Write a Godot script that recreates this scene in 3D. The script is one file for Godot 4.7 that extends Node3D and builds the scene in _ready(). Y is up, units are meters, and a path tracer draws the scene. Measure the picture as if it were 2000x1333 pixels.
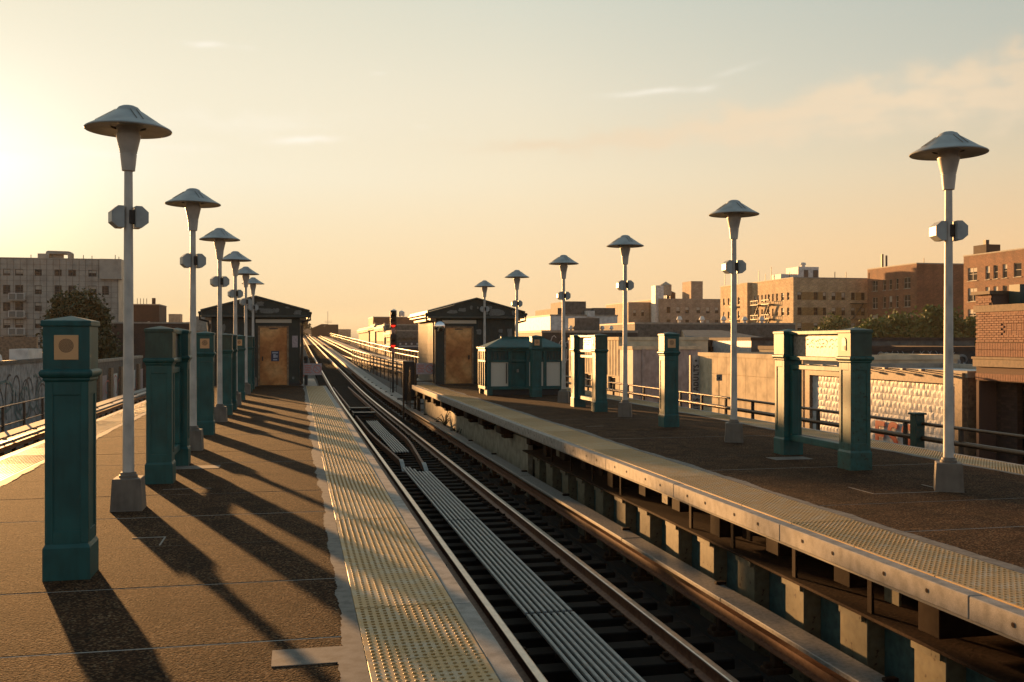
extends Node3D
# An elevated railway station at sunset. World axes: x = across the tracks (t), y = up, -z = along the tracks (s).
# y = 0 is the platform surface; rails lie 1.14 m below it, the street 7 m below it.

const YAW := 12.2476
const PLAT_END := 36.3
var M := {}
var T := {}
var used := {}
var shapes := {}
var rng := RandomNumberGenerator.new()

# ---------------------------------------------------------------- small helpers
func v(t: float, h: float, s: float) -> Vector3:
	return Vector3(t, h, -s)

func lin(r: float, g: float, b: float) -> Color:
	return Color(r, g, b).linear_to_srgb()

func numbered(called: String) -> String:
	var n: int = used.get(called, 0)
	used[called] = n + 1
	return called if n == 0 else "%s_%03d" % [called, n]

func thing(called: String, label: String, category: String, at := Vector3.ZERO, turn := 0.0, group := "") -> Node3D:
	var o := Node3D.new()
	o.name = numbered(called)
	add_child(o)
	o.position = at
	o.rotation.y = turn
	tag(o, label, category, group)
	return o

func tag(o: Node3D, label: String, category: String, group := "") -> Node3D:
	o.set_meta("label", label)
	o.set_meta("category", category)
	if group != "":
		o.set_meta("group", group)
	return o

func structure(called: String) -> Node3D:
	var o := Node3D.new()
	o.name = numbered(called)
	add_child(o)
	o.set_meta("kind", "structure")
	return o

func copy(src: Node3D, at: Vector3, turn := 0.0, label := "") -> Node3D:
	var c: Node3D = src.duplicate()
	c.name = numbered(String(src.name).split("_0")[0])
	add_child(c)
	c.position = at
	c.rotation.y = turn
	if label != "":
		c.set_meta("label", label)
	return c

func put(called: String, mesh: Mesh, m: Material, parent: Node, at := Vector3.ZERO, turn := 0.0) -> MeshInstance3D:
	var o := MeshInstance3D.new()
	o.name = called if parent != self else numbered(called)
	o.mesh = mesh
	o.material_override = m
	parent.add_child(o, true)
	o.position = at
	o.rotation.y = turn
	return o

func new_st() -> SurfaceTool:
	var st := SurfaceTool.new()
	st.begin(Mesh.PRIMITIVE_TRIANGLES)
	return st

func quad(st: SurfaceTool, a: Vector3, b: Vector3, c: Vector3, d: Vector3, n: Vector3) -> void:
	var f := (c - a).cross(b - a)
	if f.dot(n) < 0.0:
		var k := b
		b = d
		d = k
		f = -f
	if f.length_squared() < 1e-14:
		f = (d - a).cross(c - a)
	st.set_normal(f.normalized())
	for p in [a, b, c, a, c, d]:
		st.add_vertex(p)

func tri(st: SurfaceTool, a: Vector3, b: Vector3, c: Vector3, n: Vector3) -> void:
	var f := (c - a).cross(b - a)
	if f.dot(n) < 0.0:
		var k := b
		b = c
		c = k
		f = -f
	st.set_normal(f.normalized())
	for p in [a, b, c]:
		st.add_vertex(p)

# box with chamfered edges; e = chamfer (0 = plain)
func box(st: SurfaceTool, c: Vector3, size: Vector3, e := 0.0, turn := Basis()) -> void:
	var h := size * 0.5
	if e <= 0.0:
		for ax in 3:
			var b := (ax + 1) % 3
			var d := (ax + 2) % 3
			for sg in [-1.0, 1.0]:
				var p := []
				for k in [[-1, -1], [-1, 1], [1, 1], [1, -1]]:
					var q := Vector3.ZERO
					q[ax] = h[ax] * sg
					q[b] = h[b] * k[0]
					q[d] = h[d] * k[1]
					p.append(c + turn * q)
				var n := Vector3.ZERO
				n[ax] = sg
				quad(st, p[0], p[1], p[2], p[3], turn * n)
		return
	for ax in 3:
		var b := (ax + 1) % 3
		var d := (ax + 2) % 3
		for sg in [-1.0, 1.0]:
			var p := []
			for k in [[-1, -1], [-1, 1], [1, 1], [1, -1]]:
				var q := Vector3.ZERO
				q[ax] = h[ax] * sg
				q[b] = (h[b] - e) * k[0]
				q[d] = (h[d] - e) * k[1]
				p.append(c + turn * q)
			var n := Vector3.ZERO
			n[ax] = sg
			quad(st, p[0], p[1], p[2], p[3], turn * n)
			for sb in [-1.0, 1.0]:   # edge between faces ax and b, running along d
				var r := []
				for k in [[0, -1.0], [0, 1.0], [1, 1.0], [1, -1.0]]:
					var q := Vector3.ZERO
					q[ax] = (h[ax] if k[0] == 0 else h[ax] - e) * sg
					q[b] = (h[b] - e if k[0] == 0 else h[b]) * sb
					q[d] = (h[d] - e) * k[1]
					r.append(c + turn * q)
				var m := Vector3.ZERO
				m[ax] = sg
				m[b] = sb
				quad(st, r[0], r[1], r[2], r[3], turn * m)
	for sx in [-1.0, 1.0]:
		for sy in [-1.0, 1.0]:
			for sz in [-1.0, 1.0]:
				var s := Vector3(sx, sy, sz)
				var i := h - Vector3(e, e, e)
				tri(st, c + turn * (Vector3(h.x, i.y, i.z) * s), c + turn * (Vector3(i.x, h.y, i.z) * s), c + turn * (Vector3(i.x, i.y, h.z) * s), turn * s)

func box_mesh(size: Vector3, e := 0.0) -> ArrayMesh:
	var key := "box %s %s" % [size, e]
	if not shapes.has(key):
		var st := new_st()
		box(st, Vector3.ZERO, size, e)
		shapes[key] = st.commit()
	return shapes[key]

# box between two corners, as a named part
func part(called: String, parent: Node, m: Material, lo: Vector3, hi: Vector3, e := 0.0) -> MeshInstance3D:
	var size := (hi - lo).abs()
	return put(called, box_mesh(size, e), m, parent, (lo + hi) * 0.5)

# bar from a to b with a rectangular section
func bar(st: SurfaceTool, a: Vector3, b: Vector3, w: float, d := -1.0) -> void:
	var y := (b - a).normalized()
	var x := (Vector3.UP if absf(y.y) < 0.95 else Vector3.RIGHT).cross(y).normalized()
	var z := x.cross(y)
	box(st, (a + b) * 0.5, Vector3(w, a.distance_to(b), d if d > 0 else w), 0.0, Basis(x, y, z))

func bar_mesh(a: Vector3, b: Vector3, w: float, d := -1.0) -> ArrayMesh:
	var st := new_st()
	bar(st, a, b, w, d)
	return st.commit()

# round tube through points
func tube(st: SurfaceTool, path: Array, r: float, seg := 8, r_end := -1.0) -> void:
	var rings := []
	for i in path.size():
		var dir: Vector3 = (path[mini(i + 1, path.size() - 1)] - path[maxi(i - 1, 0)]).normalized()
		var x := (Vector3.UP if absf(dir.y) < 0.95 else Vector3.RIGHT).cross(dir).normalized()
		var y := dir.cross(x)
		var rr := r if r_end < 0.0 else lerpf(r, r_end, float(i) / maxf(1, path.size() - 1))
		var ring := []
		for k in seg:
			var a := TAU * k / seg
			ring.append([path[i] + (x * cos(a) + y * sin(a)) * rr, x * cos(a) + y * sin(a)])
		rings.append(ring)
	for i in path.size() - 1:
		for k in seg:
			var a: Array = rings[i][k]
			var b: Array = rings[i + 1][k]
			var c: Array = rings[i + 1][(k + 1) % seg]
			var d: Array = rings[i][(k + 1) % seg]
			smooth_quad(st, a, b, c, d)
	for e in [0, path.size() - 1]:
		var n: Vector3 = (path[0] - path[1]) if e == 0 else (path[e] - path[e - 1])
		for k in range(1, seg - 1):
			tri(st, rings[e][0][0], rings[e][k][0], rings[e][k + 1][0], n)

func smooth_quad(st: SurfaceTool, a: Array, b: Array, c: Array, d: Array) -> void:
	var n: Vector3 = a[1] + b[1] + c[1] + d[1]
	var f: Vector3 = (c[0] - a[0]).cross(b[0] - a[0])
	if f.length_squared() < 1e-14:
		f = (d[0] - a[0]).cross(c[0] - a[0])
	var order := [a, b, c, a, c, d] if f.dot(n) >= 0.0 else [a, d, c, a, c, b]
	for p in order:
		st.set_normal(p[1])
		st.add_vertex(p[0])

func tube_mesh(path: Array, r: float, seg := 8, r_end := -1.0) -> ArrayMesh:
	var st := new_st()
	tube(st, path, r, seg, r_end)
	return st.commit()

# surface of revolution round y; profile = [[radius, height], ...] ; hard = sharp edges between bands
func lathe(st: SurfaceTool, profile: Array, seg := 24, at := Vector3.ZERO) -> void:
	for i in profile.size() - 1:
		var r0: float = profile[i][0]
		var y0: float = profile[i][1]
		var r1: float = profile[i + 1][0]
		var y1: float = profile[i + 1][1]
		var nr := y1 - y0
		var ny := r0 - r1
		var l := maxf(1e-6, sqrt(nr * nr + ny * ny))
		for k in seg:
			var a := TAU * k / seg
			var b := TAU * (k + 1) / seg
			var na := Vector3(cos(a) * nr / l, ny / l, sin(a) * nr / l)
			var nb := Vector3(cos(b) * nr / l, ny / l, sin(b) * nr / l)
			smooth_quad(st, [at + Vector3(cos(a) * r0, y0, sin(a) * r0), na], [at + Vector3(cos(a) * r1, y1, sin(a) * r1), na], [at + Vector3(cos(b) * r1, y1, sin(b) * r1), nb], [at + Vector3(cos(b) * r0, y0, sin(b) * r0), nb])

func lathe_mesh(profile: Array, seg := 24) -> ArrayMesh:
	var st := new_st()
	lathe(st, profile, seg)
	return st.commit()

# square "lathe": sections [[half width, height], ...] joined by flat faces
func square_loft(st: SurfaceTool, profile: Array, at := Vector3.ZERO, depth := 1.0) -> void:
	for i in profile.size() - 1:
		var a: float = profile[i][0]
		var b: float = profile[i + 1][0]
		var y0: float = profile[i][1]
		var y1: float = profile[i + 1][1]
		var rise := 1.0 if y1 != y0 else 0.0
		for k in 4:
			var c0: Vector2 = [Vector2(-1, -1), Vector2(1, -1), Vector2(1, 1), Vector2(-1, 1)][k]
			var c1: Vector2 = [Vector2(1, -1), Vector2(1, 1), Vector2(-1, 1), Vector2(-1, -1)][k]
			var mid := (c0 + c1) * 0.5
			var up := signf(a - b) if rise == 0.0 else (a - b) / maxf(0.001, absf(y1 - y0))
			if y1 < y0:
				up = -up
			quad(st, at + Vector3(c0.x * a, y0, c0.y * a * depth), at + Vector3(c0.x * b, y1, c0.y * b * depth), at + Vector3(c1.x * b, y1, c1.y * b * depth), at + Vector3(c1.x * a, y0, c1.y * a * depth), Vector3(mid.x, up, mid.y) if rise > 0.0 else Vector3(0, up, 0))

# polygon section (x = across, y = up) swept along a path that runs roughly along -z
func sweep(st: SurfaceTool, section: Array, path: Array) -> void:
	var rings := []
	var centre := Vector2.ZERO
	for p in section:
		centre += p / float(section.size())
	for i in path.size():
		var dir: Vector3 = (path[mini(i + 1, path.size() - 1)] - path[maxi(i - 1, 0)]).normalized()
		var x := dir.cross(Vector3.UP).normalized()
		var ring := []
		for p in section:
			ring.append(path[i] + x * p.x + Vector3.UP * p.y)
		rings.append(ring)
	var n := section.size()
	for i in path.size() - 1:
		var dir: Vector3 = (path[i + 1] - path[i]).normalized()
		var x := dir.cross(Vector3.UP).normalized()
		for k in n:
			var j := (k + 1) % n
			var e: Vector2 = section[j] - section[k]
			var out2 := Vector2(e.y, -e.x)
			var mid: Vector2 = (section[k] + section[j]) * 0.5 - centre
			if out2.dot(mid) < 0.0:
				out2 = -out2
			quad(st, rings[i][k], rings[i + 1][k], rings[i + 1][j], rings[i][j], x * out2.x + Vector3.UP * out2.y)
	for e in [0, path.size() - 1]:
		var nn: Vector3 = (path[0] - path[1]) if e == 0 else (path[e] - path[e - 1])
		for k in range(1, n - 1):
			tri(st, rings[e][0], rings[e][k], rings[e][k + 1], nn)

func sweep_mesh(section: Array, path: Array) -> ArrayMesh:
	var st := new_st()
	sweep(st, section, path)
	return st.commit()

func prism_mesh(section: Array, z0: float, z1: float) -> ArrayMesh:   # section in x, y; swept along z
	return sweep_mesh(section, [Vector3(0, 0, z1), Vector3(0, 0, z0)])

# ---------------------------------------------------------------- textures and materials
func ramp(stops: Array) -> Gradient:
	var g := Gradient.new()
	var o := PackedFloat32Array()
	var c := PackedColorArray()
	for s in stops:
		o.append(s[0])
		c.append(s[1] if s[1] is Color else Color(s[1], s[1], s[1]))
	g.offsets = o
	g.colors = c
	return g

func noise_tex(type: int, freq: float, octaves: int, stops: Array, size := 512, seed_ := 1, as_normal := 0.0, cell := -1) -> NoiseTexture2D:
	var n := FastNoiseLite.new()
	n.noise_type = type
	n.frequency = freq
	n.seed = seed_
	n.fractal_type = FastNoiseLite.FRACTAL_FBM if octaves > 1 else FastNoiseLite.FRACTAL_NONE
	n.fractal_octaves = octaves
	if cell >= 0:
		n.cellular_return_type = cell
	var t := NoiseTexture2D.new()
	t.width = size
	t.height = size
	t.seamless = true
	t.normalize = true
	t.noise = n
	if as_normal > 0.0:
		t.as_normal_map = true
		t.bump_strength = as_normal
	elif stops.size():
		t.color_ramp = ramp(stops)
	return t

# c: linear base colour. o: {metal, tex, scale, detail, dscale, normal, nscale, bend, spec, object (own axes), coat}
func mat(c: Color, rough: float, o := {}) -> StandardMaterial3D:
	var m := StandardMaterial3D.new()
	m.albedo_color = c
	m.roughness = rough
	m.metallic = o.get("metal", 0.0)
	m.metallic_specular = o.get("spec", 0.5)
	var sc: float = o.get("scale", 1.0)
	m.uv1_triplanar = true
	m.uv1_world_triplanar = not o.has("object")
	m.uv1_scale = Vector3(sc, sc * float(o.get("stretch", 1.0)), sc)
	m.uv1_triplanar_sharpness = 4.0
	if o.has("tex"):
		m.albedo_texture = T[o.tex]
	if o.has("rough_tex"):
		m.roughness_texture = T[o.rough_tex]
	if o.has("detail"):
		var ds: float = o.get("dscale", 0.2)
		m.detail_enabled = true
		m.detail_blend_mode = BaseMaterial3D.BLEND_MODE_MUL
		m.detail_albedo = T[o.detail]
		m.detail_uv_layer = BaseMaterial3D.DETAIL_UV_2
		m.uv2_triplanar = true
		m.uv2_world_triplanar = true
		m.uv2_scale = Vector3(ds, ds, ds)
	if o.has("normal"):
		m.normal_enabled = true
		m.normal_texture = T[o.normal]
		m.normal_scale = o.get("bend", 1.0)
	return m

# ---------------------------------------------------------------- sky
const SKY_EL := [0.0, 5.0, 9.0, 14.0, 19.0, 40.0, 90.0]
const SKY_AZ := [0.0, 30.0, 57.0, 110.0, 180.0]
const SKY := [   # sRGB bytes by distance from the sun's bearing, then by elevation
	[[253, 216, 160], [255, 236, 196], [255, 248, 224], [253, 244, 219], [243, 234, 208], [186, 198, 194], [92, 122, 138]],
	[[252, 214, 160], [252, 224, 180], [248, 232, 200], [238, 229, 205], [219, 219, 202], [168, 184, 184], [92, 122, 138]],
	[[240, 194, 138], [243, 205, 156], [228, 208, 174], [200, 200, 185], [184, 191, 182], [140, 160, 166], [92, 122, 138]],
	[[214, 188, 160], [210, 190, 168], [195, 190, 178], [178, 182, 180], [160, 172, 178], [122, 146, 160], [96, 125, 140]],
	[[204, 188, 176], [204, 192, 184], [194, 190, 186], [180, 184, 186], [164, 175, 182], [120, 140, 155], [96, 125, 140]]]

func sky_colour(daz: float, el: float) -> Vector3:
	var i := 0
	while i < SKY_AZ.size() - 2 and daz > SKY_AZ[i + 1]:
		i += 1
	var j := 0
	while j < SKY_EL.size() - 2 and el > SKY_EL[j + 1]:
		j += 1
	var fa := clampf((daz - SKY_AZ[i]) / (SKY_AZ[i + 1] - SKY_AZ[i]), 0.0, 1.0)
	var fe := clampf((el - SKY_EL[j]) / (SKY_EL[j + 1] - SKY_EL[j]), 0.0, 1.0)
	var c := [Vector3.ZERO, Vector3.ZERO]
	for k in 2:
		var p: Array = SKY[i + k][j]
		var q: Array = SKY[i + k][j + 1]
		c[k] = Vector3(lerpf(p[0], q[0], fe), lerpf(p[1], q[1], fe), lerpf(p[2], q[2], fe)) / 255.0
	var s: Vector3 = c[0].lerp(c[1], fa)
	var l := Color(s.x, s.y, s.z).srgb_to_linear()
	return Vector3(l.r, l.g, l.b)

# thin clouds: [bearing, elevation, half width, half height (degrees), tilt, strength, tint]
const CLOUDS := [
	[-4.8, 15.9, 1.15, 0.16, 0.02, 0.34, 0], [-2.7, 15.95, 0.5, 0.1, 0.0, 0.2, 0],
	[0.45, 11.2, 1.75, 0.22, 0.06, 0.42, 0], [4.6, 14.9, 0.5, 0.07, 0.05, 0.22, 0], [7.0, 12.1, 0.4, 0.06, 0.0, 0.2, 0],
	[20.2, 13.9, 2.6, 0.16, 0.05, 0.32, 0], [23.2, 14.0, 0.7, 0.2, 0.1, 0.2, 0], [25.0, 14.9, 1.3, 0.16, 0.25, 0.16, 0],
	[-12.4, 9.9, 4.5, 0.3, 0.03, 0.3, 0], [-2.5, 12.0, 6.0, 0.7, 0.04, 0.1, 0], [-7.0, 10.5, 3.2, 0.25, 0.0, 0.12, 0],
	[40.0, 13.0, 9.0, 1.6, 0.05, 0.5, 1], [31.0, 12.6, 7.5, 1.2, 0.10, 0.5, 1], [23.0, 11.8, 6.5, 0.75, 0.09, 0.42, 1], [15.5, 11.2, 6.0, 0.4, 0.03, 0.3, 1], [27.0, 11.3, 9.0, 0.6, 0.0, 0.3, 1],
	[60.0, 14.0, 16.0, 2.4, 0.05, 0.2, 1], [-60.0, 13.0, 15.0, 1.6, 0.03, 0.16, 1], [130.0, 15.0, 20.0, 2.0, 0.04, 0.08, 1], [-120.0, 14.0, 22.0, 1.8, 0.02, 0.08, 1]]

func make_sky(sun_bearing: float) -> ImageTexture:
	var w := 256
	var h := 128
	var pad := 16   # so that the picture's two ends meet without a seam
	var im := Image.create(w + 2 * pad, h, false, Image.FORMAT_RGBF)
	for y in h:
		var el := 90.0 - (y + 0.5) / h * 180.0
		for x in w + 2 * pad:
			var az := wrapf((x - pad + 0.5) / w * 360.0, -180.0, 180.0)   # the picture's edge is straight ahead (-z)
			var daz := absf(wrapf(az - sun_bearing, -180.0, 180.0))
			var c := sky_colour(daz, maxf(el, 0.0))
			c *= 1.0 + 0.55 * exp(-pow(daz / 6.5, 2.0) - pow((el - 7.5) / 5.0, 2.0))   # the glow round the sun
			if el < 0.0:
				c = Vector3(0.10, 0.085, 0.07)
			im.set_pixel(x, y, Color(c.x, c.y, c.z))
	im.resize(3072 + 2 * pad * 12, 1536, Image.INTERPOLATE_CUBIC)
	im = im.get_region(Rect2i(pad * 12, 0, 3072, 1536))
	var n := FastNoiseLite.new()
	n.seed = 5
	n.frequency = 0.9
	n.fractal_octaves = 4
	for cl in CLOUDS:
		var x0 := int((cl[0] - 2.2 * cl[2]) / 360.0 * 3072)
		var x1 := int((cl[0] + 2.2 * cl[2]) / 360.0 * 3072)
		var rise: float = cl[2] * absf(cl[4]) * 2.2 + 2.4 * cl[3]
		for y in range(int((90.0 - cl[1] - rise) / 180.0 * 1536), int((90.0 - cl[1] + rise) / 180.0 * 1536) + 1):
			for xx in range(x0, x1 + 1):
				var x := posmod(xx, 3072)
				var az := (xx + 0.5) / 3072.0 * 360.0
				var el := 90.0 - (y + 0.5) / 1536.0 * 180.0
				var u: float = (az - cl[0]) / cl[2]
				var k: float = (el - cl[1] - (az - cl[0]) * cl[4]) / cl[3]
				k += n.get_noise_2d(az * 0.35, el * 0.5) * 1.0
				var a: float = exp(-u * u * 1.4 - k * k * 1.6) * (0.8 + 0.6 * n.get_noise_2d(az * 0.22 + 40.0, el * 1.6)) * cl[5] * (1.9 if cl[6] == 0 else 2.7)
				if a > 0.004:
					var p := im.get_pixel(x, y)
					var to := Color(1.10, 1.02, 0.90) if cl[6] == 0 else Color(0.88, 0.71, 0.50)
					var lum := clampf(p.get_luminance() * 1.6, 0.2, 1.0)
					im.set_pixel(x, y, p.lerp(to * lum, clampf(a, 0.0, 0.8)))
	return ImageTexture.create_from_image(im)

func make_materials() -> void:
	var SI := FastNoiseLite.TYPE_SIMPLEX_SMOOTH
	var CE := FastNoiseLite.TYPE_CELLULAR
	var VA := FastNoiseLite.TYPE_VALUE
	T.grain = noise_tex(VA, 0.35, 3, [[0.0, 0.68], [1.0, 1.0]], 512, 3)
	T.blotch = noise_tex(SI, 0.012, 5, [[0.0, 0.78], [0.5, 0.92], [1.0, 1.0]], 512, 7)
	T.stain = noise_tex(SI, 0.02, 5, [[0.0, 0.66], [0.5, 0.87], [1.0, 1.0]], 512, 11)
	T.streak = noise_tex(VA, 0.09, 3, [[0.0, 0.8], [0.5, 0.93], [1.0, 1.0]], 512, 19)
	T.pebble = noise_tex(CE, 0.15, 1, [[0.0, Color(0.26, 0.20, 0.17)], [0.3, Color(0.45, 0.35, 0.28)], [0.55, Color(0.62, 0.49, 0.39)], [0.78, Color(0.80, 0.66, 0.53)], [0.9, Color(1.0, 0.9, 0.78)], [1.0, Color(1, 1, 0.97)]], 1024, 23, 0.0, FastNoiseLite.RETURN_CELL_VALUE)
	T.pebble_n = noise_tex(VA, 0.2, 2, [], 1024, 23, 6.0)
	T.fine_n = noise_tex(VA, 0.3, 3, [], 512, 29, 3.0)
	T.soft_n = noise_tex(SI, 0.03, 4, [], 512, 31, 4.0)
	T.rust = noise_tex(SI, 0.012, 5, [[0.0, Color(0.70, 0.52, 0.42)], [0.5, Color(0.9, 0.76, 0.64)], [1.0, Color(1, 0.95, 0.88)]], 512, 37)
	T.chips = noise_tex(SI, 0.02, 6, [[0.0, Color(0.3, 0.18, 0.12)], [0.14, Color(0.42, 0.28, 0.2)], [0.19, Color(0.9, 0.87, 0.82)], [1.0, Color(1, 1, 1)]], 512, 41)
	T.wear = noise_tex(SI, 0.02, 5, [[0.0, Color(1, 0.86, 0.5)], [0.45, Color(0.98, 0.88, 0.62)], [0.7, Color(0.96, 0.94, 0.86)], [1.0, Color(1, 1, 1)]], 512, 43)
	M.slab = mat(lin(0.178, 0.130, 0.088), 0.95, {"tex": "pebble", "scale": 0.55, "detail": "stain", "dscale": 0.21, "normal": "pebble_n", "bend": 0.3, "spec": 0.2})
	M.joint = mat(lin(0.42, 0.40, 0.36), 0.8, {"tex": "grain", "scale": 2.0})
	M.coping = mat(lin(0.44, 0.40, 0.355), 0.66, {"tex": "stain", "scale": 0.6, "detail": "grain", "dscale": 2.2})
	M.cement = mat(lin(0.25, 0.225, 0.195), 0.75, {"tex": "stain", "scale": 0.9, "detail": "grain", "dscale": 2.5})
	M.tactile = mat(lin(0.57, 0.42, 0.265), 0.5, {"tex": "wear", "scale": 0.45, "detail": "grain", "dscale": 2.0})
	M.dome = mat(lin(0.34, 0.185, 0.03), 0.5, {"tex": "grain", "scale": 2.0})
	M.teal = mat(lin(0.013, 0.105, 0.098), 0.5, {"tex": "streak", "scale": 0.5, "stretch": 0.15, "detail": "blotch", "dscale": 0.5, "normal": "soft_n", "bend": 0.05, "spec": 0.45})
	M.teal_dark = mat(lin(0.028, 0.072, 0.052), 0.5, {"tex": "streak", "scale": 0.8, "stretch": 0.3, "detail": "blotch", "dscale": 0.7})
	M.teal_chipped = mat(lin(0.013, 0.105, 0.098), 0.5, {"tex": "chips", "scale": 1.3, "detail": "blotch", "dscale": 0.7})
	M.lamp = mat(lin(0.56, 0.525, 0.47), 0.45, {"tex": "blotch", "scale": 0.5, "spec": 0.45})
	M.hood = mat(lin(0.36, 0.38, 0.37), 0.45, {"tex": "blotch", "scale": 0.6, "spec": 0.45})
	M.lamp_base = mat(lin(0.19, 0.155, 0.12), 0.6, {"tex": "streak", "scale": 0.6, "stretch": 0.2, "detail": "blotch", "dscale": 0.7})
	M.speaker = mat(lin(0.60, 0.34, 0.15), 0.5)
	M.speaker_hole = mat(lin(0.03, 0.02, 0.015), 0.7)
	M.plate = mat(lin(0.32, 0.29, 0.245), 0.45, {"tex": "stain", "scale": 1.6, "metal": 0.3})
	M.smudge = mat(lin(0.16, 0.13, 0.10), 0.6)
	M.rail = mat(lin(0.20, 0.105, 0.06), 0.6, {"tex": "rust", "scale": 1.5})
	M.rail_head = mat(lin(0.56, 0.50, 0.43), 0.33, {"metal": 0.85, "tex": "blotch", "scale": 0.8})
	M.sleeper = mat(lin(0.013, 0.010, 0.008), 0.85, {"tex": "streak", "scale": 1.0, "detail": "blotch", "dscale": 0.6, "normal": "fine_n", "bend": 0.15, "spec": 0.25})
	M.deck = mat(lin(0.013, 0.011, 0.010), 0.85, {"tex": "blotch", "scale": 0.5})
	M.iron = mat(lin(0.028, 0.019, 0.014), 0.75, {"spec": 0.2, "tex": "rust", "scale": 1.2})
	M.rusty = mat(lin(0.05, 0.026, 0.015), 0.85, {"spec": 0.2, "tex": "stain", "scale": 1.6, "normal": "soft_n", "bend": 0.3})
	M.cover = mat(lin(0.33, 0.30, 0.26), 0.55, {"tex": "stain", "scale": 1.7, "detail": "grain", "dscale": 2.2})
	M.grating = mat(lin(0.33, 0.32, 0.29), 0.5, {"tex": "blotch", "scale": 1.0})
	M.girder = mat(lin(0.17, 0.155, 0.10), 0.5, {"tex": "chips", "scale": 0.7, "detail": "streak", "dscale": 0.5, "spec": 0.5})
	M.girder_web = mat(lin(0.055, 0.115, 0.105), 0.6, {"tex": "stain", "scale": 0.9})
	M.cream_wall = mat(lin(0.42, 0.37, 0.26), 0.55, {"tex": "streak", "scale": 0.5, "stretch": 0.2, "detail": "stain", "dscale": 0.35})
	M.plank = mat(lin(0.30, 0.27, 0.23), 0.85, {"tex": "streak", "scale": 1.0, "detail": "blotch", "dscale": 0.5})
	M.handrail = mat(lin(0.10, 0.075, 0.05), 0.45, {"tex": "rust", "scale": 1.4, "metal": 0.35})
	M.post_dark = mat(lin(0.035, 0.034, 0.030), 0.55, {"tex": "rust", "scale": 1.5})
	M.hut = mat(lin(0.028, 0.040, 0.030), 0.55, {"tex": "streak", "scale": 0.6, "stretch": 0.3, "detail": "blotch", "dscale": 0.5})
	M.hut_trim = mat(lin(0.060, 0.072, 0.060), 0.5, {"tex": "blotch", "scale": 1.0})
	M.patch = mat(lin(0.17, 0.18, 0.165), 0.6, {"tex": "blotch", "scale": 1.4})
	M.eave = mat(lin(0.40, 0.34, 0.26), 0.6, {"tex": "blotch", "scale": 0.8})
	M.door = mat(lin(0.70, 0.49, 0.26), 0.42, {"metal": 0.55, "tex": "blotch", "scale": 0.7, "detail": "rust", "dscale": 0.14})
	M.door_frame = mat(lin(0.30, 0.26, 0.19), 0.5, {"tex": "rust", "scale": 0.9})
	M.black = mat(lin(0.012, 0.012, 0.012), 0.5)
	M.mirror = mat(lin(0.85, 0.85, 0.85), 0.04, {"metal": 1.0})
	M.poster = mat(lin(0.03, 0.04, 0.085), 0.5, {"tex": "blotch", "scale": 3.0})
	M.poster_print = mat(lin(0.30, 0.31, 0.36), 0.5)
	M.notice = mat(lin(0.45, 0.36, 0.36), 0.55, {"tex": "blotch", "scale": 2.0})
	M.sign_red = mat(lin(0.50, 0.10, 0.07), 0.5)
	M.beige = mat(lin(0.55, 0.50, 0.40), 0.55)
	M.vent_dark = mat(lin(0.02, 0.045, 0.04), 0.5)
	M.asphalt = mat(lin(0.05, 0.047, 0.045), 0.85, {"tex": "grain", "scale": 0.4, "detail": "blotch", "dscale": 0.03})
	M.glass = mat(lin(0.018, 0.018, 0.02), 0.12, {"spec": 0.3})
	M.blind = mat(lin(0.45, 0.41, 0.34), 0.7)
	M.frame_dark = mat(lin(0.05, 0.04, 0.032), 0.5)
	M.frame_pale = mat(lin(0.42, 0.38, 0.32), 0.6)

func red_lens() -> StandardMaterial3D:
	var m := mat(lin(0.6, 0.05, 0.03), 0.3)
	m.emission_enabled = true
	m.emission = Color(1.0, 0.16, 0.10)
	m.emission_energy_multiplier = 0.8
	return m

# ---------------------------------------------------------------- the railway
func rail_y(s: float) -> float:   # level through the station, then a 1.55 % grade up
	var x := s - 40.0
	if x <= 0.0:
		return -1.14
	return -1.14 + (0.0155 * x * x / 40.0 if x < 20.0 else 0.0155 * (x - 10.0))

func glide(s: float, s0: float, s1: float) -> float:
	return smoothstep(s0, s1, s)

func track_t(k: int, s: float) -> float:   # centre line of the outer tracks and of the one between the platforms
	return [lerpf(-5.65, -0.70, glide(s, 44.0, 125.0)), 2.70, lerpf(10.8, 6.05, glide(s, 44.0, 125.0))][k]

func along(k: int, s0: float, s1: float, off: float, dy := 0.0) -> Array:
	var p := []
	var s := s0
	while s < s1:
		p.append(v(track_t(k, s) + off, rail_y(s) + dy, s))
		s += 4.0 if s < 140.0 else 10.0
	p.append(v(track_t(k, s1) + off, rail_y(s1) + dy, s1))
	return p

const RAIL_FOOT := [Vector2(-0.07, -0.16), Vector2(0.07, -0.16), Vector2(0.07, -0.145), Vector2(0.012, -0.125), Vector2(0.012, -0.045), Vector2(0.035, -0.032), Vector2(0.035, -0.004), Vector2(-0.035, -0.004), Vector2(-0.035, -0.032), Vector2(-0.012, -0.045), Vector2(-0.012, -0.125), Vector2(-0.07, -0.145)]
const RAIL_HEAD := [Vector2(-0.0365, -0.018), Vector2(0.0365, -0.018), Vector2(0.0365, -0.006), Vector2(0.026, 0.0), Vector2(-0.026, 0.0), Vector2(-0.0365, -0.006)]

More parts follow.
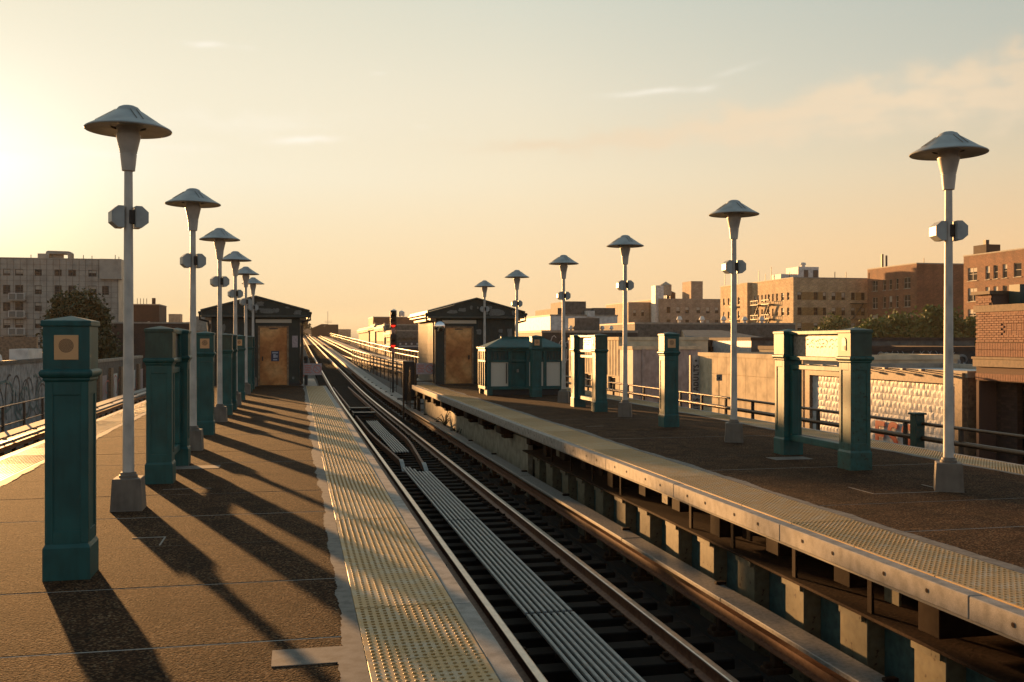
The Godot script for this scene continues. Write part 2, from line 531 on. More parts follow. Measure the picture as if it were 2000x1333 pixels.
func rail_section(st: SurfaceTool, section: Array, path: Array) -> void:
	# concave sections: sweep each side with explicit outward normals taken from the polygon's winding
	var n := section.size()
	var area := 0.0
	for k in n:
		var a: Vector2 = section[k]
		var b: Vector2 = section[(k + 1) % n]
		area += a.x * b.y - b.x * a.y
	for i in path.size() - 1:
		var d0: Vector3 = (path[mini(i + 1, path.size() - 1)] - path[maxi(i - 1, 0)]).normalized().cross(Vector3.UP).normalized()
		var d1: Vector3 = (path[mini(i + 2, path.size() - 1)] - path[i]).normalized().cross(Vector3.UP).normalized()
		for k in n:
			var a: Vector2 = section[k]
			var b: Vector2 = section[(k + 1) % n]
			var e := b - a
			var o := Vector2(e.y, -e.x) * signf(area)
			quad(st, path[i] + d0 * a.x + Vector3.UP * a.y, path[i + 1] + d1 * a.x + Vector3.UP * a.y, path[i + 1] + d1 * b.x + Vector3.UP * b.y, path[i] + d0 * b.x + Vector3.UP * b.y, d0 * o.x + Vector3.UP * o.y)

func build_track(k: int, s0: float, s1: float, first_tie: float, single_to: float) -> void:
	var root := structure("railway_track")
	for side in [-0.7525, 0.7525]:
		var st := new_st()
		rail_section(st, RAIL_FOOT, along(k, s0, s1, side))
		var r := put("rail", st.commit(), M.rail, root)
		st = new_st()
		rail_section(st, RAIL_HEAD, along(k, s0, s1, side, 0.002))
		put("running_surface", st.commit(), M.rail_head, r)
	var tie := []
	for i in 3:
		var st := new_st()
		box(st, Vector3.ZERO, Vector3(2.5, 0.2, 0.22 + 0.01 * i), 0.012)
		tie.append(st.commit())
	var plate := new_st()
	for side in [-0.7525, 0.7525]:
		box(plate, Vector3(side, 0.112, 0), Vector3(0.32, 0.02, 0.17))
		for x in [-0.115, 0.115]:
			box(plate, Vector3(side + x, 0.135, 0.045 * signf(x)), Vector3(0.045, 0.035, 0.05))
	var plates := plate.commit()
	var far := new_st()
	var s := first_tie
	var n := 0
	while s < minf(s1, 190.0):
		var at := v(track_t(k, s) + rng.randf_range(-0.03, 0.03), rail_y(s) - 0.275, s)
		if s < single_to:
			var o := put("sleeper", tie[n % 3], M.sleeper, root, at, rng.randf_range(-0.012, 0.012))
			put("tie_plate", plates, M.iron, o)
		else:
			box(far, at, Vector3(2.5, 0.2, 0.22))
		n += 1
		s += 0.5
	if s1 > single_to:
		var f := put("distant_sleepers", far.commit(), M.sleeper, root)
		f.set_meta("kind", "stuff")

func third_rail(label: String, k: int, off: float, s0: float, s1: float, side: float) -> void:
	var root := thing("third_rail", label, "third rail", v(0, 0, 0))
	var st := new_st()
	rail_section(st, [Vector2(-0.05, 0.02), Vector2(0.05, 0.02), Vector2(0.05, 0.035), Vector2(0.012, 0.05), Vector2(0.012, 0.095), Vector2(0.04, 0.108), Vector2(0.04, 0.14), Vector2(-0.04, 0.14), Vector2(-0.04, 0.108), Vector2(-0.012, 0.095), Vector2(-0.012, 0.05), Vector2(-0.05, 0.035)], along(k, s0, s1, off))
	put("conductor", st.commit(), M.rail, root)
	var s := s0 + 0.4
	var foot := new_st()
	box(foot, Vector3(0, -0.13, 0), Vector3(0.24, 0.05, 0.15), 0.008)
	box(foot, Vector3(0, -0.04, 0), Vector3(0.09, 0.13, 0.09), 0.01)
	box(foot, Vector3(-side * 0.09, -0.09, 0), Vector3(0.05, 0.06, 0.06), 0.006)
	var foot_mesh := foot.commit()
	var arm := new_st()
	box(arm, Vector3(side * 0.12, 0.06, 0), Vector3(0.02, 0.38, 0.05))
	box(arm, Vector3(side * 0.03, 0.235, 0), Vector3(0.2, 0.02, 0.05))
	var arm_mesh := arm.commit()
	while s < minf(s1, 75.0):
		var p := v(track_t(k, s) + off, rail_y(s), s)
		put("insulator", foot_mesh, M.rusty, root, p)
		s += 1.15
	s = s0
	var i := 0
	while s < s1 - 1.0:
		var e := minf(s + 2.95, s1)
		if s > 60.0:
			e = minf(s + 12.0, s1)
		var pa := v(track_t(k, s) + off, rail_y(s) + 0.255 + 0.004 * (i % 2), s)
		var pb := v(track_t(k, e) + off, rail_y(e) + 0.255 + 0.004 * (i % 2), e - 0.02)
		var board := sweep_mesh([Vector2(-0.13, -0.016), Vector2(0.13, -0.016), Vector2(0.13, 0.014), Vector2(0.124, 0.02), Vector2(-0.124, 0.02), Vector2(-0.13, 0.014)], [pa, pb])
		put("cover_board", board, M.cover, root)
		if s < 75.0:
			put("bracket", arm_mesh, M.iron, root, v(track_t(k, s + 0.5) + off, rail_y(s + 0.5), s + 0.5))
			var clip := box_mesh(Vector3(0.11, 0.03, 0.06), 0.008)
			put("clip", clip, M.iron, root, v(track_t(k, s + 0.5) + off + side * 0.10, rail_y(s + 0.5) + 0.292, s + 0.5))
		s = e
		i += 1

func build_railway() -> void:
	var deck := structure("viaduct_deck")
	var st := new_st()
	var s := -8.0
	while s < 420.0:
		var e := s + 8.0
		var p := []
		for q in [s, e]:
			var w := glide(q, 44.0, 130.0)
			p.append([v(lerpf(-9.0, -3.6, w), rail_y(q) - 0.42, q), v(lerpf(13.4, 10.6, w), rail_y(q) - 0.42, q)])
		quad(st, p[0][0], p[1][0], p[1][1], p[0][1], Vector3.UP)
		for side in 2:
			var d := Vector3(0, -1.5, 0)
			quad(st, p[0][side], p[1][side], p[1][side] + d, p[0][side] + d, Vector3(-1 if side == 0 else 1, 0, 0))
		quad(st, p[0][0] + Vector3(0, -1.5, 0), p[1][0] + Vector3(0, -1.5, 0), p[1][1] + Vector3(0, -1.5, 0), p[0][1] + Vector3(0, -1.5, 0), Vector3.DOWN)
		s = e
	put("deck_plate", st.commit(), M.deck, deck)
	for x in [-8.0, 12.6]:   # columns down to the street
		for c in 8:
			part("column", deck, M.girder_web, v(x - 0.3, -7.0, 5.0 + c * 15.0), v(x + 0.3, -2.9 + rail_y(5.0 + c * 15.0) + 1.0, 5.6 + c * 15.0))
	build_track(1, 3.0, 400.0, 4.6, 62.0)
	build_track(2, 38.0, 400.0, 44.0, 70.0)
	build_track(0, 3.0, 400.0, 44.0, 44.0)
	third_rail("third rail under a grey cover board beside the track between the platforms", 1, 1.40, 3.0, 330.0, 1.0)
	third_rail("third rail under a pale cover board by the wire railing, sunlit", 0, -1.40, 3.0, 200.0, -1.0)
	third_rail("third rail under a broad cover board on the far track by the brick row", 2, 1.42, 46.0, 330.0, 1.0)
	# boards laid between the rails, and the guard rails that run in to a point
	for g in [[4.6, 9.7, 0.0], [9.76, 15.0, 0.0], [15.06, 21.6, 0.0], [24.6, 29.0, 0.05], [29.06, 34.4, 0.03]]:
		var root := thing("track_grating", {4.6: "third length of slatted grey grating from the bent guard rails", 9.76: "second length of slatted grey grating from the bent guard rails", 15.06: "slatted grey grating with stepped ends at the bent guard rails", 24.6: "short slatted grating beyond the bent guard rails", 29.06: "sunlit slatted grating running up to the black track boxes"}[g[0]], "grating", v(2.5, -1.15, g[0]), 0.0, ["slatted gratings before the guard rails", "slatted gratings beyond the guard rails"][0 if g[0] < 22.0 else 1])
		var strips := 8 if g[0] < 22.0 else 6
		for i in strips:
			var x: float = (i - (strips - 1) * 0.5) * 0.066 + g[2]
			var cut := 0.0
			if g[1] > 21.0 and g[1] < 22.0:
				cut = [0.0, 0.0, 0.0, 0.35, 0.75, 0.8, 0.8, 0.8][i]
			var l: float = g[1] - g[0] - cut
			put("slat", box_mesh(Vector3(0.036, 0.035, l), 0.006), M.grating, root, Vector3(x, 0.0, -l * 0.5))
		var k := 0.3
		while k < g[1] - g[0] - 0.9:
			put("cross_bar", box_mesh(Vector3(strips * 0.066, 0.03, 0.03)), M.iron, root, Vector3(g[2], -0.035, -k))
			k += 1.2
	var guard_section := [Vector2(-0.028, -0.13), Vector2(0.028, -0.13), Vector2(0.028, 0.012), Vector2(-0.028, 0.012)]
	for side in 2:
		var root := thing("guard_rail", ["brown guard rail inside the running rail, bent towards the grating's short corner", "brown guard rail curving over to the grating's long corner"][1 - side], "guard rail", v(0, 0, 0))
		var p := []
		var x := 21.9 if side == 1 else 22.6
		var far := 2.14 if side == 0 else 3.03
		var end := 2.36 if side == 0 else 2.72
		while x < 60.0:
			p.append(v(lerpf(end, far, glide(x, 20.0, 31.0 if side == 0 else 28.5)), -1.14 + 0.01, x))
			x += 0.7
		put("bar", sweep_mesh(guard_section, p), M.rail, root)
		var tip: Vector3 = p[0]
		var cap := new_st()
		sweep(cap, [Vector2(-0.045, -0.008), Vector2(0.045, -0.008), Vector2(0.045, 0.008), Vector2(-0.045, 0.008)], [tip + Vector3(0.01, -0.16, 0.55), tip + Vector3(0.01, -0.1, 0.4), tip + Vector3(0, 0.0, 0.16), tip + Vector3(0, 0.03, 0.0), tip + Vector3(0, 0.025, -0.12)])
		put("end_plate", cap.commit(), M.grating, root)
	for i in 2:
		var root := thing("track_box", ["black rounded box between the rails, farther of two", "black rounded box between the rails at the grating's far end"][i], "track box", v(2.45, -1.15, 39.6 - i * 2.6))
		put("housing", box_mesh(Vector3(0.8, 0.2, 0.5), 0.06), M.black, root)
		put("lid", box_mesh(Vector3(0.84, 0.03, 0.54), 0.012), M.post_dark, root, Vector3(0, 0.115, 0))
	# plank walks beside the tracks past the platforms
	for w in [[1, 2.0, 46.0, 150.0, 0.55, 0.10, "grey plank walk beside the third rail past the platform end"], [2, 2.05, 50.0, 300.0, 0.95, 0.22, "broad sunlit plank walk along the far track"], [0, -2.3, 6.0, 100.0, 0.45, 0.14, "narrow sunlit plank walk below the wire railing"]]:
		var root := thing("plank_walk", w[6], "walkway", v(0, 0, 0))
		var q: float = w[2]
		while q < w[3]:
			var e: float = minf(q + (4.0 if q < 80.0 else 14.0), w[3])
			var path := [v(track_t(w[0], q) + w[1], rail_y(q) + w[5], q), v(track_t(w[0], e) + w[1], rail_y(e) + w[5], e - 0.02)]
			put("plank", sweep_mesh([Vector2(-w[4] * 0.5, -0.05), Vector2(w[4] * 0.5, -0.05), Vector2(w[4] * 0.5, 0), Vector2(-w[4] * 0.5, 0)], path), M.plank, root)
			q = e

# ---------------------------------------------------------------- railings
func railing(label: String, ts: Callable, s0: float, s1: float, step: float, base: float, heights: Array, radii: Array, m_rail: Material, m_post: Material, balusters := 0.0) -> void:
	var root := thing("walkway_railing", label, "railing", v(0, 0, 0))
	for i in heights.size():
		var p := []
		var s := s0
		while s <= s1 + 0.01:
			p.append(v(ts.call(s), rail_y(s) + 1.14 + heights[i], s))
			s += step
		put("handrail", tube_mesh(p, radii[i], 8), m_rail, root)
	var s := s0
	while s <= s1 + 0.01:
		var y := rail_y(s) + 1.14
		put("post", box_mesh(Vector3(0.07, heights[0] - base, 0.07)), m_post, root, v(ts.call(s), y + (heights[0] + base) * 0.5, s))
		s += step
	if balusters > 0.0:
		s = s0
		while s <= s1:
			var y := rail_y(s) + 1.14
			put("baluster", box_mesh(Vector3(0.03, heights[0] - base, 0.03)), m_post, root, v(ts.call(s), y + (heights[0] + base) * 0.5, s))
			s += balusters

# ---------------------------------------------------------------- platforms
func build_platform(t0: float, t1: float, in0: float, in1: float, s0: float, s1: float, house_t: Array, m_slab: Material) -> Node3D:
	# t0..t1: edges; in0..in1: the aggregate slabs between the two tactile strips
	var root := structure("station_platform")
	var core := new_st()
	box(core, v((t0 + t1) * 0.5, -0.115, (s0 + s1) * 0.5), Vector3(t1 - t0 - 0.12, 0.15, s1 - s0))
	put("bedding", core.commit(), M.joint, root)
	var s := s0
	var i := 0
	var made := {}
	while s < s1 - 0.02:
		var e := minf(s + 1.352, s1)
		var l := snappedf(e - s - 0.013, 0.001)
		put("slab", box_mesh(Vector3(in1 - in0 - 0.004, 0.04, l), 0.004), m_slab, root, v((in0 + in1) * 0.5, -0.02 + 0.0012 * ((i * 7) % 3 - 1), (s + e) * 0.5))
		put("joint_seal", box_mesh(Vector3(in1 - in0 - 0.004, 0.03, 0.011)), M.joint, root, v((in0 + in1) * 0.5, -0.0165, e))
		s = e
		i += 1
	for side in 2:
		var edge := t0 if side == 0 else t1
		var sg := 1.0 if side == 0 else -1.0
		# coping
		s = s0
		i = 0
		while s < s1 - 0.02:
			var e := minf(s + 2.5, s1)
			var mid := edge + sg * 0.055
			var o := put("coping", box_mesh(Vector3(0.11, 0.15, e - s - 0.006), 0.006), M.coping, root, v(mid, -0.078 + 0.002 * (i % 2), (s + e) * 0.5))
			var holes := new_st()
			for k in [0.42, 0.92, 1.62, 2.1]:
				if s + k < e:
					for a in 10:
						var p0 := Vector2(cos(TAU * a / 10.0), sin(TAU * a / 10.0)) * 0.016
						var p1 := Vector2(cos(TAU * (a + 1) / 10.0), sin(TAU * (a + 1) / 10.0)) * 0.016
						tri(holes, Vector3(-sg * 0.0585, 0.005, (e - s) * 0.5 - k), Vector3(-sg * 0.0585, 0.005 + p0.y, (e - s) * 0.5 - k + p0.x), Vector3(-sg * 0.0585, 0.005 + p1.y, (e - s) * 0.5 - k + p1.x), Vector3(-sg, 0, 0))
			if e - s > 0.5:
				put("bolt_hole", holes.commit(), M.rusty, o)
			s = e
			i += 1
		# tactile tiles
		var a0 := edge + sg * 0.112
		var a1 := in0 if side == 0 else in1
		var w := absf(a1 - a0)
		s = s0
		i = 0
		var tile_end := s1 - 0.3
		while s < tile_end - 0.05:
			var e := minf(s + 1.0, tile_end)
			put("tactile_tile", box_mesh(Vector3(w - 0.004, 0.03, snappedf(e - s - 0.006, 0.001)), 0.003), M.tactile, root, v((a0 + a1) * 0.5, -0.011 + 0.001 * ((i * 5) % 3 - 1), (s + e) * 0.5))
			s = e
			i += 1
		var rows := int((tile_end - s0 - 0.06) / 0.0545)
		var cols := int(w / 0.0428)
		var mm := MultiMesh.new()
		mm.transform_format = MultiMesh.TRANSFORM_3D
		mm.mesh = shapes.dome
		mm.instance_count = rows * cols
		for r in rows:
			for c in cols:
				mm.set_instance_transform(r * cols + c, Transform3D(Basis(), v(minf(a0, a1) + (w - (cols - 1) * 0.0428) * 0.5 + c * 0.0428, 0.0035, s0 + 0.05 + r * 0.0545)))
		var d := MultiMeshInstance3D.new()
		d.name = "tactile_domes"
		d.multimesh = mm
		d.material_override = M.dome
		d.set_meta("kind", "stuff")
		root.add_child(d, true)
		# smeared cement along the inner edge of the tiles
		var st := new_st()
		s = s0
		var n := FastNoiseLite.new()
		n.seed = 3 + side
		n.frequency = 1.3
		while s < tile_end:
			var q := []
			for x in [s, s + 0.025]:
				q.append(0.10 + 0.07 * n.get_noise_1d(x * 0.3) + 0.02 * n.get_noise_1d(x * 1.6) + 0.011 * n.get_noise_1d(x * 14.0))
			quad(st, v(a1, 0.0045, s), v(a1 + sg * maxf(0.01, q[0]), 0.0045, s), v(a1 + sg * maxf(0.01, q[1]), 0.0045, s + 0.025), v(a1, 0.0045, s + 0.025), Vector3.UP)
			s += 0.025
		put("cement_smear", st.commit(), M.cement, root)
	# patched squares
	for p in house_t:
		part("patch", root, M.coping if p[2] < 0.05 or p[3] < 0.05 else M.cement, v(p[0], -0.01, p[1]), v(p[0] + p[2], 0.0032, p[1] + p[3]))
	return root

func build_platforms() -> void:
	var st := new_st()
	lathe(st, [[0.0118, -0.004], [0.011, 0.002], [0.0082, 0.005], [0.0, 0.0055]], 8)
	shapes.dome = st.commit()
	var a := build_platform(-4.0, 1.05, -3.29, 0.342, -4.0, PLAT_END, [[-1.05, 8.2, 0.012, 0.34], [-1.3, 8.53, 0.26, 0.012], [-1.4, 11.25, 0.5, 0.012], [-1.5, 13.0, 0.55, 0.32], [-0.12, 5.02, 0.45, 0.26]], M.slab)
	part("support_wall", a, M.deck, v(0.2, -1.6, -4.0), v(0.5, -0.2, PLAT_END))
	part("support_wall", a, M.deck, v(-3.5, -1.6, -4.0), v(-3.2, -0.2, PLAT_END))
	part("end_slab", a, M.coping, v(-3.6, -0.2, PLAT_END + 0.01), v(0.62, -0.012, 43.5))
	part("end_walk", a, M.coping, v(0.16, -0.012, PLAT_END + 0.02), v(0.75, -0.002, 43.3))
	var b := build_platform(4.13, 9.19, 4.87, 8.5, -2.0, PLAT_END, [[5.9, 9.35, 0.9, 0.012], [5.9, 9.35, 0.012, 0.5], [6.8, 9.35, 0.012, 0.5], [6.3, 12.3, 0.55, 0.3], [5.3, 17.9, 0.35, 0.012]], M.slab)
	part("end_slab", b, M.coping, v(4.7, -0.2, PLAT_END + 0.01), v(8.6, -0.012, 42.5))
	part("support_wall", b, M.deck, v(5.3, -1.6, 1.0), v(5.5, -0.2, PLAT_END))
	part("support_wall", b, M.deck, v(8.5, -1.6, 1.0), v(8.8, -0.2, PLAT_END))
	# plate girder carrying the edge: flange, recessed web, proud cover plates
	part("girder_web", b, M.girder_web, v(4.64, -2.0, 2.0), v(4.68, -0.58, 19.2))
	part("girder_flange", b, M.rusty, v(4.40, -0.592, 2.0), v(5.25, -0.566, 19.3), 0.004)
	part("girder_foot", b, M.girder_web, v(4.36, -2.05, 2.0), v(5.0, -2.0, 19.2))
	var s := 2.2
	var i := 0
	while s < 19.0:
		part("cover_plate", b, M.girder, v(4.47 + 0.006 * (i % 3), -2.0, s), v(4.64, -0.6 - 0.002 * (i % 3), s + rng.randf_range(0.34, 0.44)), 0.004)
		part("angle", b, M.girder, v(4.44, -0.66, s + 0.02), v(4.47, -0.6, s + 0.36))
		s += 1.0
		i += 1
	s = 2.0
	i = 0
	while s < 19.0:   # hangers and beam ends under the edge
		s += rng.randf_range(-0.12, 0.12)
		if i % 5 != 3:
			part("hanger", b, M.iron, v(4.46, -0.565, s + 0.3), v(4.485, -0.16, s + 0.36))
		part("beam_end", b, M.iron, v(4.42, -0.50 if i % 3 == 0 else -0.42, s + 0.55), v(5.3, -0.16, s + 0.8), 0.006)
		if i % 2 == 0:
			part("bearing_plate", b, M.girder if i % 4 == 0 else M.iron, v(4.52, -0.44, s + 0.02), v(4.545, -0.2, s + 0.22), 0.004)
			part("shim", b, M.rusty, v(4.36, -0.24, s + 0.62), v(4.42, -0.16, s + 0.76))
		s += 1.25
		i += 1
	put("conduit", tube_mesh([v(4.56, -0.3, 2.0), v(4.57, -0.33, 6.0), v(4.55, -0.29, 10.0), v(4.57, -0.34, 14.5), v(4.56, -0.3, 19.0)], 0.022, 8), M.iron, b)
	part("end_wall", b, M.cream_wall, v(4.5, -2.0, 19.25), v(4.6, -0.36, PLAT_END - 0.6))
	s = 20.5
	while s < PLAT_END - 1.0:
		part("bracket", b, M.iron, v(4.2, -0.36, s), v(4.52, -0.16, s + 0.5), 0.01)
		part("bracket", b, M.iron, v(4.3, -0.46, s + 0.1), v(4.52, -0.36, s + 0.4), 0.01)
		s += 2.1
	for k in 3:
		part("end_column", b, M.post_dark, v(4.3 + 0.5 * k, -1.5, PLAT_END - 0.25), v(4.42 + 0.5 * k, -0.2, PLAT_END - 0.12))
	part("track_curb", b, M.deck, v(4.3, -1.56, 2.0), v(4.5, -1.5, PLAT_END))

# ---------------------------------------------------------------- posts, sign frames, lamps
func post_parts(root: Node3D, at: Vector3, m: Material, m_head: Material) -> void:
	var st := new_st()
	square_loft(st, [[0.149, 0.0], [0.149, 0.215], [0.131, 0.25]], at)
	put("plinth", st.commit(), m, root)
	st = new_st()
	square_loft(st, [[0.1285, 0.24], [0.1285, 1.33]], at)
	for k in 4:   # raised stiles and rails round a sunk panel on every face
		var b := Basis(Vector3.UP, PI * 0.5 * k)
		for x in [-0.111, 0.111]:
			box(st, at + b * Vector3(x, 0.79, 0.1325), Vector3(0.05, 1.09, 0.0085), 0.002, b)
		for y in [0.285, 1.285]:
			box(st, at + b * Vector3(0, y, 0.1325), Vector3(0.172, 0.09, 0.0085), 0.002, b)
		box(st, at + b * Vector3(0, 1.24, 0.131), Vector3(0.165, 0.008, 0.008), 0.002, b)
	put("shaft", st.commit(), m, root)
	st = new_st()
	square_loft(st, [[0.137, 1.325], [0.147, 1.34], [0.147, 1.352], [0.158, 1.36], [0.166, 1.372], [0.168, 1.384], [0.166, 1.396], [0.158, 1.406], [0.147, 1.41]], at)
	put("collar", st.commit(), m, root)
	st = new_st()
	square_loft(st, [[0.146, 1.405], [0.146, 1.7]], at)
	put("head", st.commit(), m_head, root)
	st = new_st()
	square_loft(st, [[0.146, 1.698], [0.155, 1.7], [0.157, 1.706], [0.157, 1.733], [0.15, 1.738], [0.0, 1.772]], at)
	put("cap", st.commit(), m_head, root)

func make_speaker_post(label: String, at: Vector3, group := "") -> Node3D:
	var root := thing("speaker_post", label, "post", at, 0.0, group)
	post_parts(root, Vector3.ZERO, M.teal, M.teal)
	var p := put("speaker_plate", box_mesh(Vector3(0.152, 0.166, 0.007), 0.003), M.speaker, root, Vector3(0.0, 1.557, 0.1485))
	var st := new_st()
	for ring in 7:
		var cnt := 1 if ring == 0 else ring * 7
		for k in cnt:
			var a := TAU * k / cnt + ring * 0.4
			var c := Vector3(cos(a), sin(a), 0) * ring * 0.0073 + Vector3(0.0, 0.012, 0.0042)
			for q in 6:
				var b0 := TAU * q / 6.0
				var b1 := TAU * (q + 1) / 6.0
				tri(st, c, c + Vector3(cos(b0), sin(b0), 0) * 0.0029, c + Vector3(cos(b1), sin(b1), 0) * 0.0029, Vector3.BACK)
	put("grille_holes", st.commit(), M.speaker_hole, p)
	return root

func make_sign_frame(label: String, at: Vector3, gap: float, group := "") -> Node3D:
	# two posts set along the platform, a board between their heads and an empty poster frame below
	var root := thing("sign_frame", label, "sign frame", at, 0.0, group)
	post_parts(root, Vector3.ZERO, M.teal_chipped if group == "" else M.teal, M.teal_dark)
	post_parts(root, Vector3(0, 0, -gap), M.teal, M.teal)
	var z0 := -0.135
	var z1 := -gap + 0.135
	part("top_beam", root, M.teal, Vector3(-0.075, 1.685, z1), Vector3(0.075, 1.742, z0), 0.008)
	part("board_rail", root, M.teal, Vector3(-0.07, 1.335, z1), Vector3(0.07, 1.395, z0), 0.008)
	var board := part("board", root, M.plate, Vector3(-0.02, 1.395, z1 + 0.06), Vector3(0.02, 1.685, z0))
	part("board_stile", root, M.teal, Vector3(-0.06, 1.395, z1), Vector3(0.06, 1.685, z1 + 0.06), 0.006)
	var st := new_st()
	var r := RandomNumberGenerator.new()
	r.seed = int(at.z * 100) + 7
	for row in 3:
		for k in 46:
			if r.randf() < 0.75 - 0.2 * row:
				var c := Vector3(-0.0215, 0.07 - row * 0.045 + r.randf_range(-0.016, 0.016), (z0 - z1) * (0.42 - 0.74 * k / 46.0))
				var w := r.randf_range(0.006, 0.018)
				box(st, c, Vector3(0.002, r.randf_range(0.008, 0.024), w))
	put("torn_lettering", st.commit(), M.smudge, board)
	# empty poster frame
	part("frame_rail", root, M.teal, Vector3(-0.05, 1.205, z1), Vector3(0.05, 1.275, z0), 0.008)
	part("frame_rail", root, M.teal, Vector3(-0.05, 0.2, z1), Vector3(0.05, 0.29, z0), 0.008)
	part("frame_stile", root, M.teal, Vector3(-0.05, 0.29, z1), Vector3(0.05, 1.205, z1 + 0.09), 0.008)
	part("frame_stile", root, M.teal, Vector3(-0.05, 0.29, z0 - 0.05), Vector3(0.05, 1.205, z0), 0.008)
	# arched number plate on the near head, on the side of the board's face
	st = new_st()
	var arch := [Vector2(-0.045, -0.08), Vector2(0.045, -0.08), Vector2(0.045, 0.04)]
	for k in 9:
		var a := PI * k / 8.0
		arch.append(Vector2(cos(a) * 0.045, 0.04 + sin(a) * 0.045))
	arch.append(Vector2(-0.045, 0.04))
	var pl := put("arched_plate", prism_mesh(arch, -0.004, 0.004), M.plate, root, Vector3(-0.149, 1.56, 0), -PI * 0.5)
	put("insert", box_mesh(Vector3(0.06, 0.05, 0.004)), M.notice, pl, Vector3(0, -0.045, 0.005))
	return root

func make_lamp(label: String, at: Vector3, group: String) -> Node3D:
	var root := thing("lamp_post", label, "lamp post", at, 0.0, group)
	var st := new_st()
	square_loft(st, [[0.145, 0.0], [0.143, 0.012], [0.128, 0.296], [0.122, 0.302], [0.0, 0.303]])
	put("pedestal", st.commit(), M.lamp_base, root)
	put("foot_collar", lathe_mesh([[0.085, 0.302], [0.085, 0.325], [0.074, 0.33], [0.07, 0.352], [0.055, 0.356]], 20), M.lamp_base, root)
	put("pole", lathe_mesh([[0.054, 0.33], [0.0385, 3.23]], 20), M.lamp, root)
	put("neck", lathe_mesh([[0.0385, 3.215], [0.06, 3.22], [0.076, 3.375], [0.0735, 3.378], [0.0735, 3.388], [0.079, 3.39], [0.079, 3.4], [0.112, 3.545], [0.114, 3.56], [0.10, 3.562], [0.098, 3.60], [0.112, 3.63], [0.16, 3.648]], 24), M.lamp, root)
	var hood := put("hood", lathe_mesh([[0.16, 3.63], [0.30, 3.617], [0.375, 3.605], [0.392, 3.602], [0.396, 3.609], [0.39, 3.618], [0.30, 3.668], [0.13, 3.782], [0.112, 3.79]], 36), M.hood, root)
	put("crown_cap", lathe_mesh([[0.118, 3.782], [0.118, 3.79], [0.112, 3.795], [0.09, 3.822], [0.055, 3.838], [0.0, 3.845]], 28), M.hood, root)
	var ribs := new_st()
	for k in 4:
		var b := Basis(Vector3.UP, PI * 0.5 * k + 0.5)
		bar(ribs, b * Vector3(0.13, 3.786, 0.028), b * Vector3(0.30, 3.672, 0.03), 0.005)
		bar(ribs, b * Vector3(0.13, 3.786, -0.028), b * Vector3(0.30, 3.672, -0.03), 0.005)
	put("seam", ribs.commit(), M.lamp_base, hood)
	# a pair of loudspeaker boxes clamped to the pole
	var side := [Vector2(0.0, -0.105), Vector2(0.055, -0.105), Vector2(0.115, -0.055), Vector2(0.115, 0.045), Vector2(0.055, 0.1), Vector2(0.0, 0.1)]
	for sg in 2:
		var o := put("horn_box", prism_mesh(side, -0.085, 0.085), M.hood, root, Vector3(0.052 if sg == 0 else -0.052, 2.78, 0), (0.0 if sg == 0 else PI) + 0.35)
		put("clamp", box_mesh(Vector3(0.06, 0.13, 0.07), 0.004), M.post_dark, o, Vector3(-0.02, 0, 0))
	return root

func build_furniture() -> void:
	var L := -1.5
	var R := 6.83
	var gl := "lamp posts on the platform of the poster door"
	var gr := "lamp posts on the platform of the round mirror"
	var nth := ["sixth", "fifth", "fourth", "third", "second", "first"]
	var lamp := make_lamp("grey mushroom-hooded lamp post, sixth from the poster-door hut, beside the lone speaker post", v(L - 0.06, 0, 10.03), gl)
	for k in 5:
		copy(lamp, v(L + 0.02, 0, [15.27, 20.5, 25.7, 30.95, 36.1][k]), 0.0, "grey mushroom-hooded lamp post, %s from the poster-door hut" % nth[k + 1])
	var first := copy(lamp, v(R, 0, 9.42), -0.55, "grey mushroom-hooded lamp post, sixth from the round mirror, by the quilted shop's platform side")
	first.set_meta("group", gr)
	for k in 5:
		copy(first, v(R - 0.03, 0, [14.7, 20.05, 25.0, 30.6, 36.1][k]), -0.4, "grey mushroom-hooded lamp post, %s from the round-mirror hut" % nth[k + 1])
	make_speaker_post("teal post with a copper speaker plate, standing alone on brown paving", v(L, 0, 7.27))
	var gsp := "speaker posts farther along the platforms"
	var p := make_speaker_post("teal square speaker post, second from the poster-door hut", v(L - 0.02, 0, 17.8), gsp)
	copy(p, v(L, 0, 27.9), 0.0, "teal square speaker post, first from the poster-door hut")
	make_speaker_post("teal square post with a pale speaker plate, between two lamps facing the mauve wall", v(R - 0.02, 0, 17.55))
	make_speaker_post("teal square speaker post against the cabinet with beige panels", v(R - 0.12, 0, 27.7))
	make_sign_frame("teal twin-post sign frame with an empty poster opening, before the quilted white wall", v(R, 0, 11.25), 1.72)
	var g := "twin-post sign frames seen end on"
	var f := make_sign_frame("teal twin-post sign frame, third from the poster-door hut, with dark olive heads", v(L, 0, 11.85), 1.65, g)
	copy(f, v(L, 0, 22.4), 0.0, "teal twin-post sign frame, second from the poster-door hut")
	copy(f, v(L, 0, 32.6), 0.0, "teal twin-post sign frame, first from the poster-door hut")
	make_sign_frame("sunlit teal twin-post sign frame beside the cabinet with beige panels", v(R - 0.1, 0, 21.65), 1.75, "sign frames")

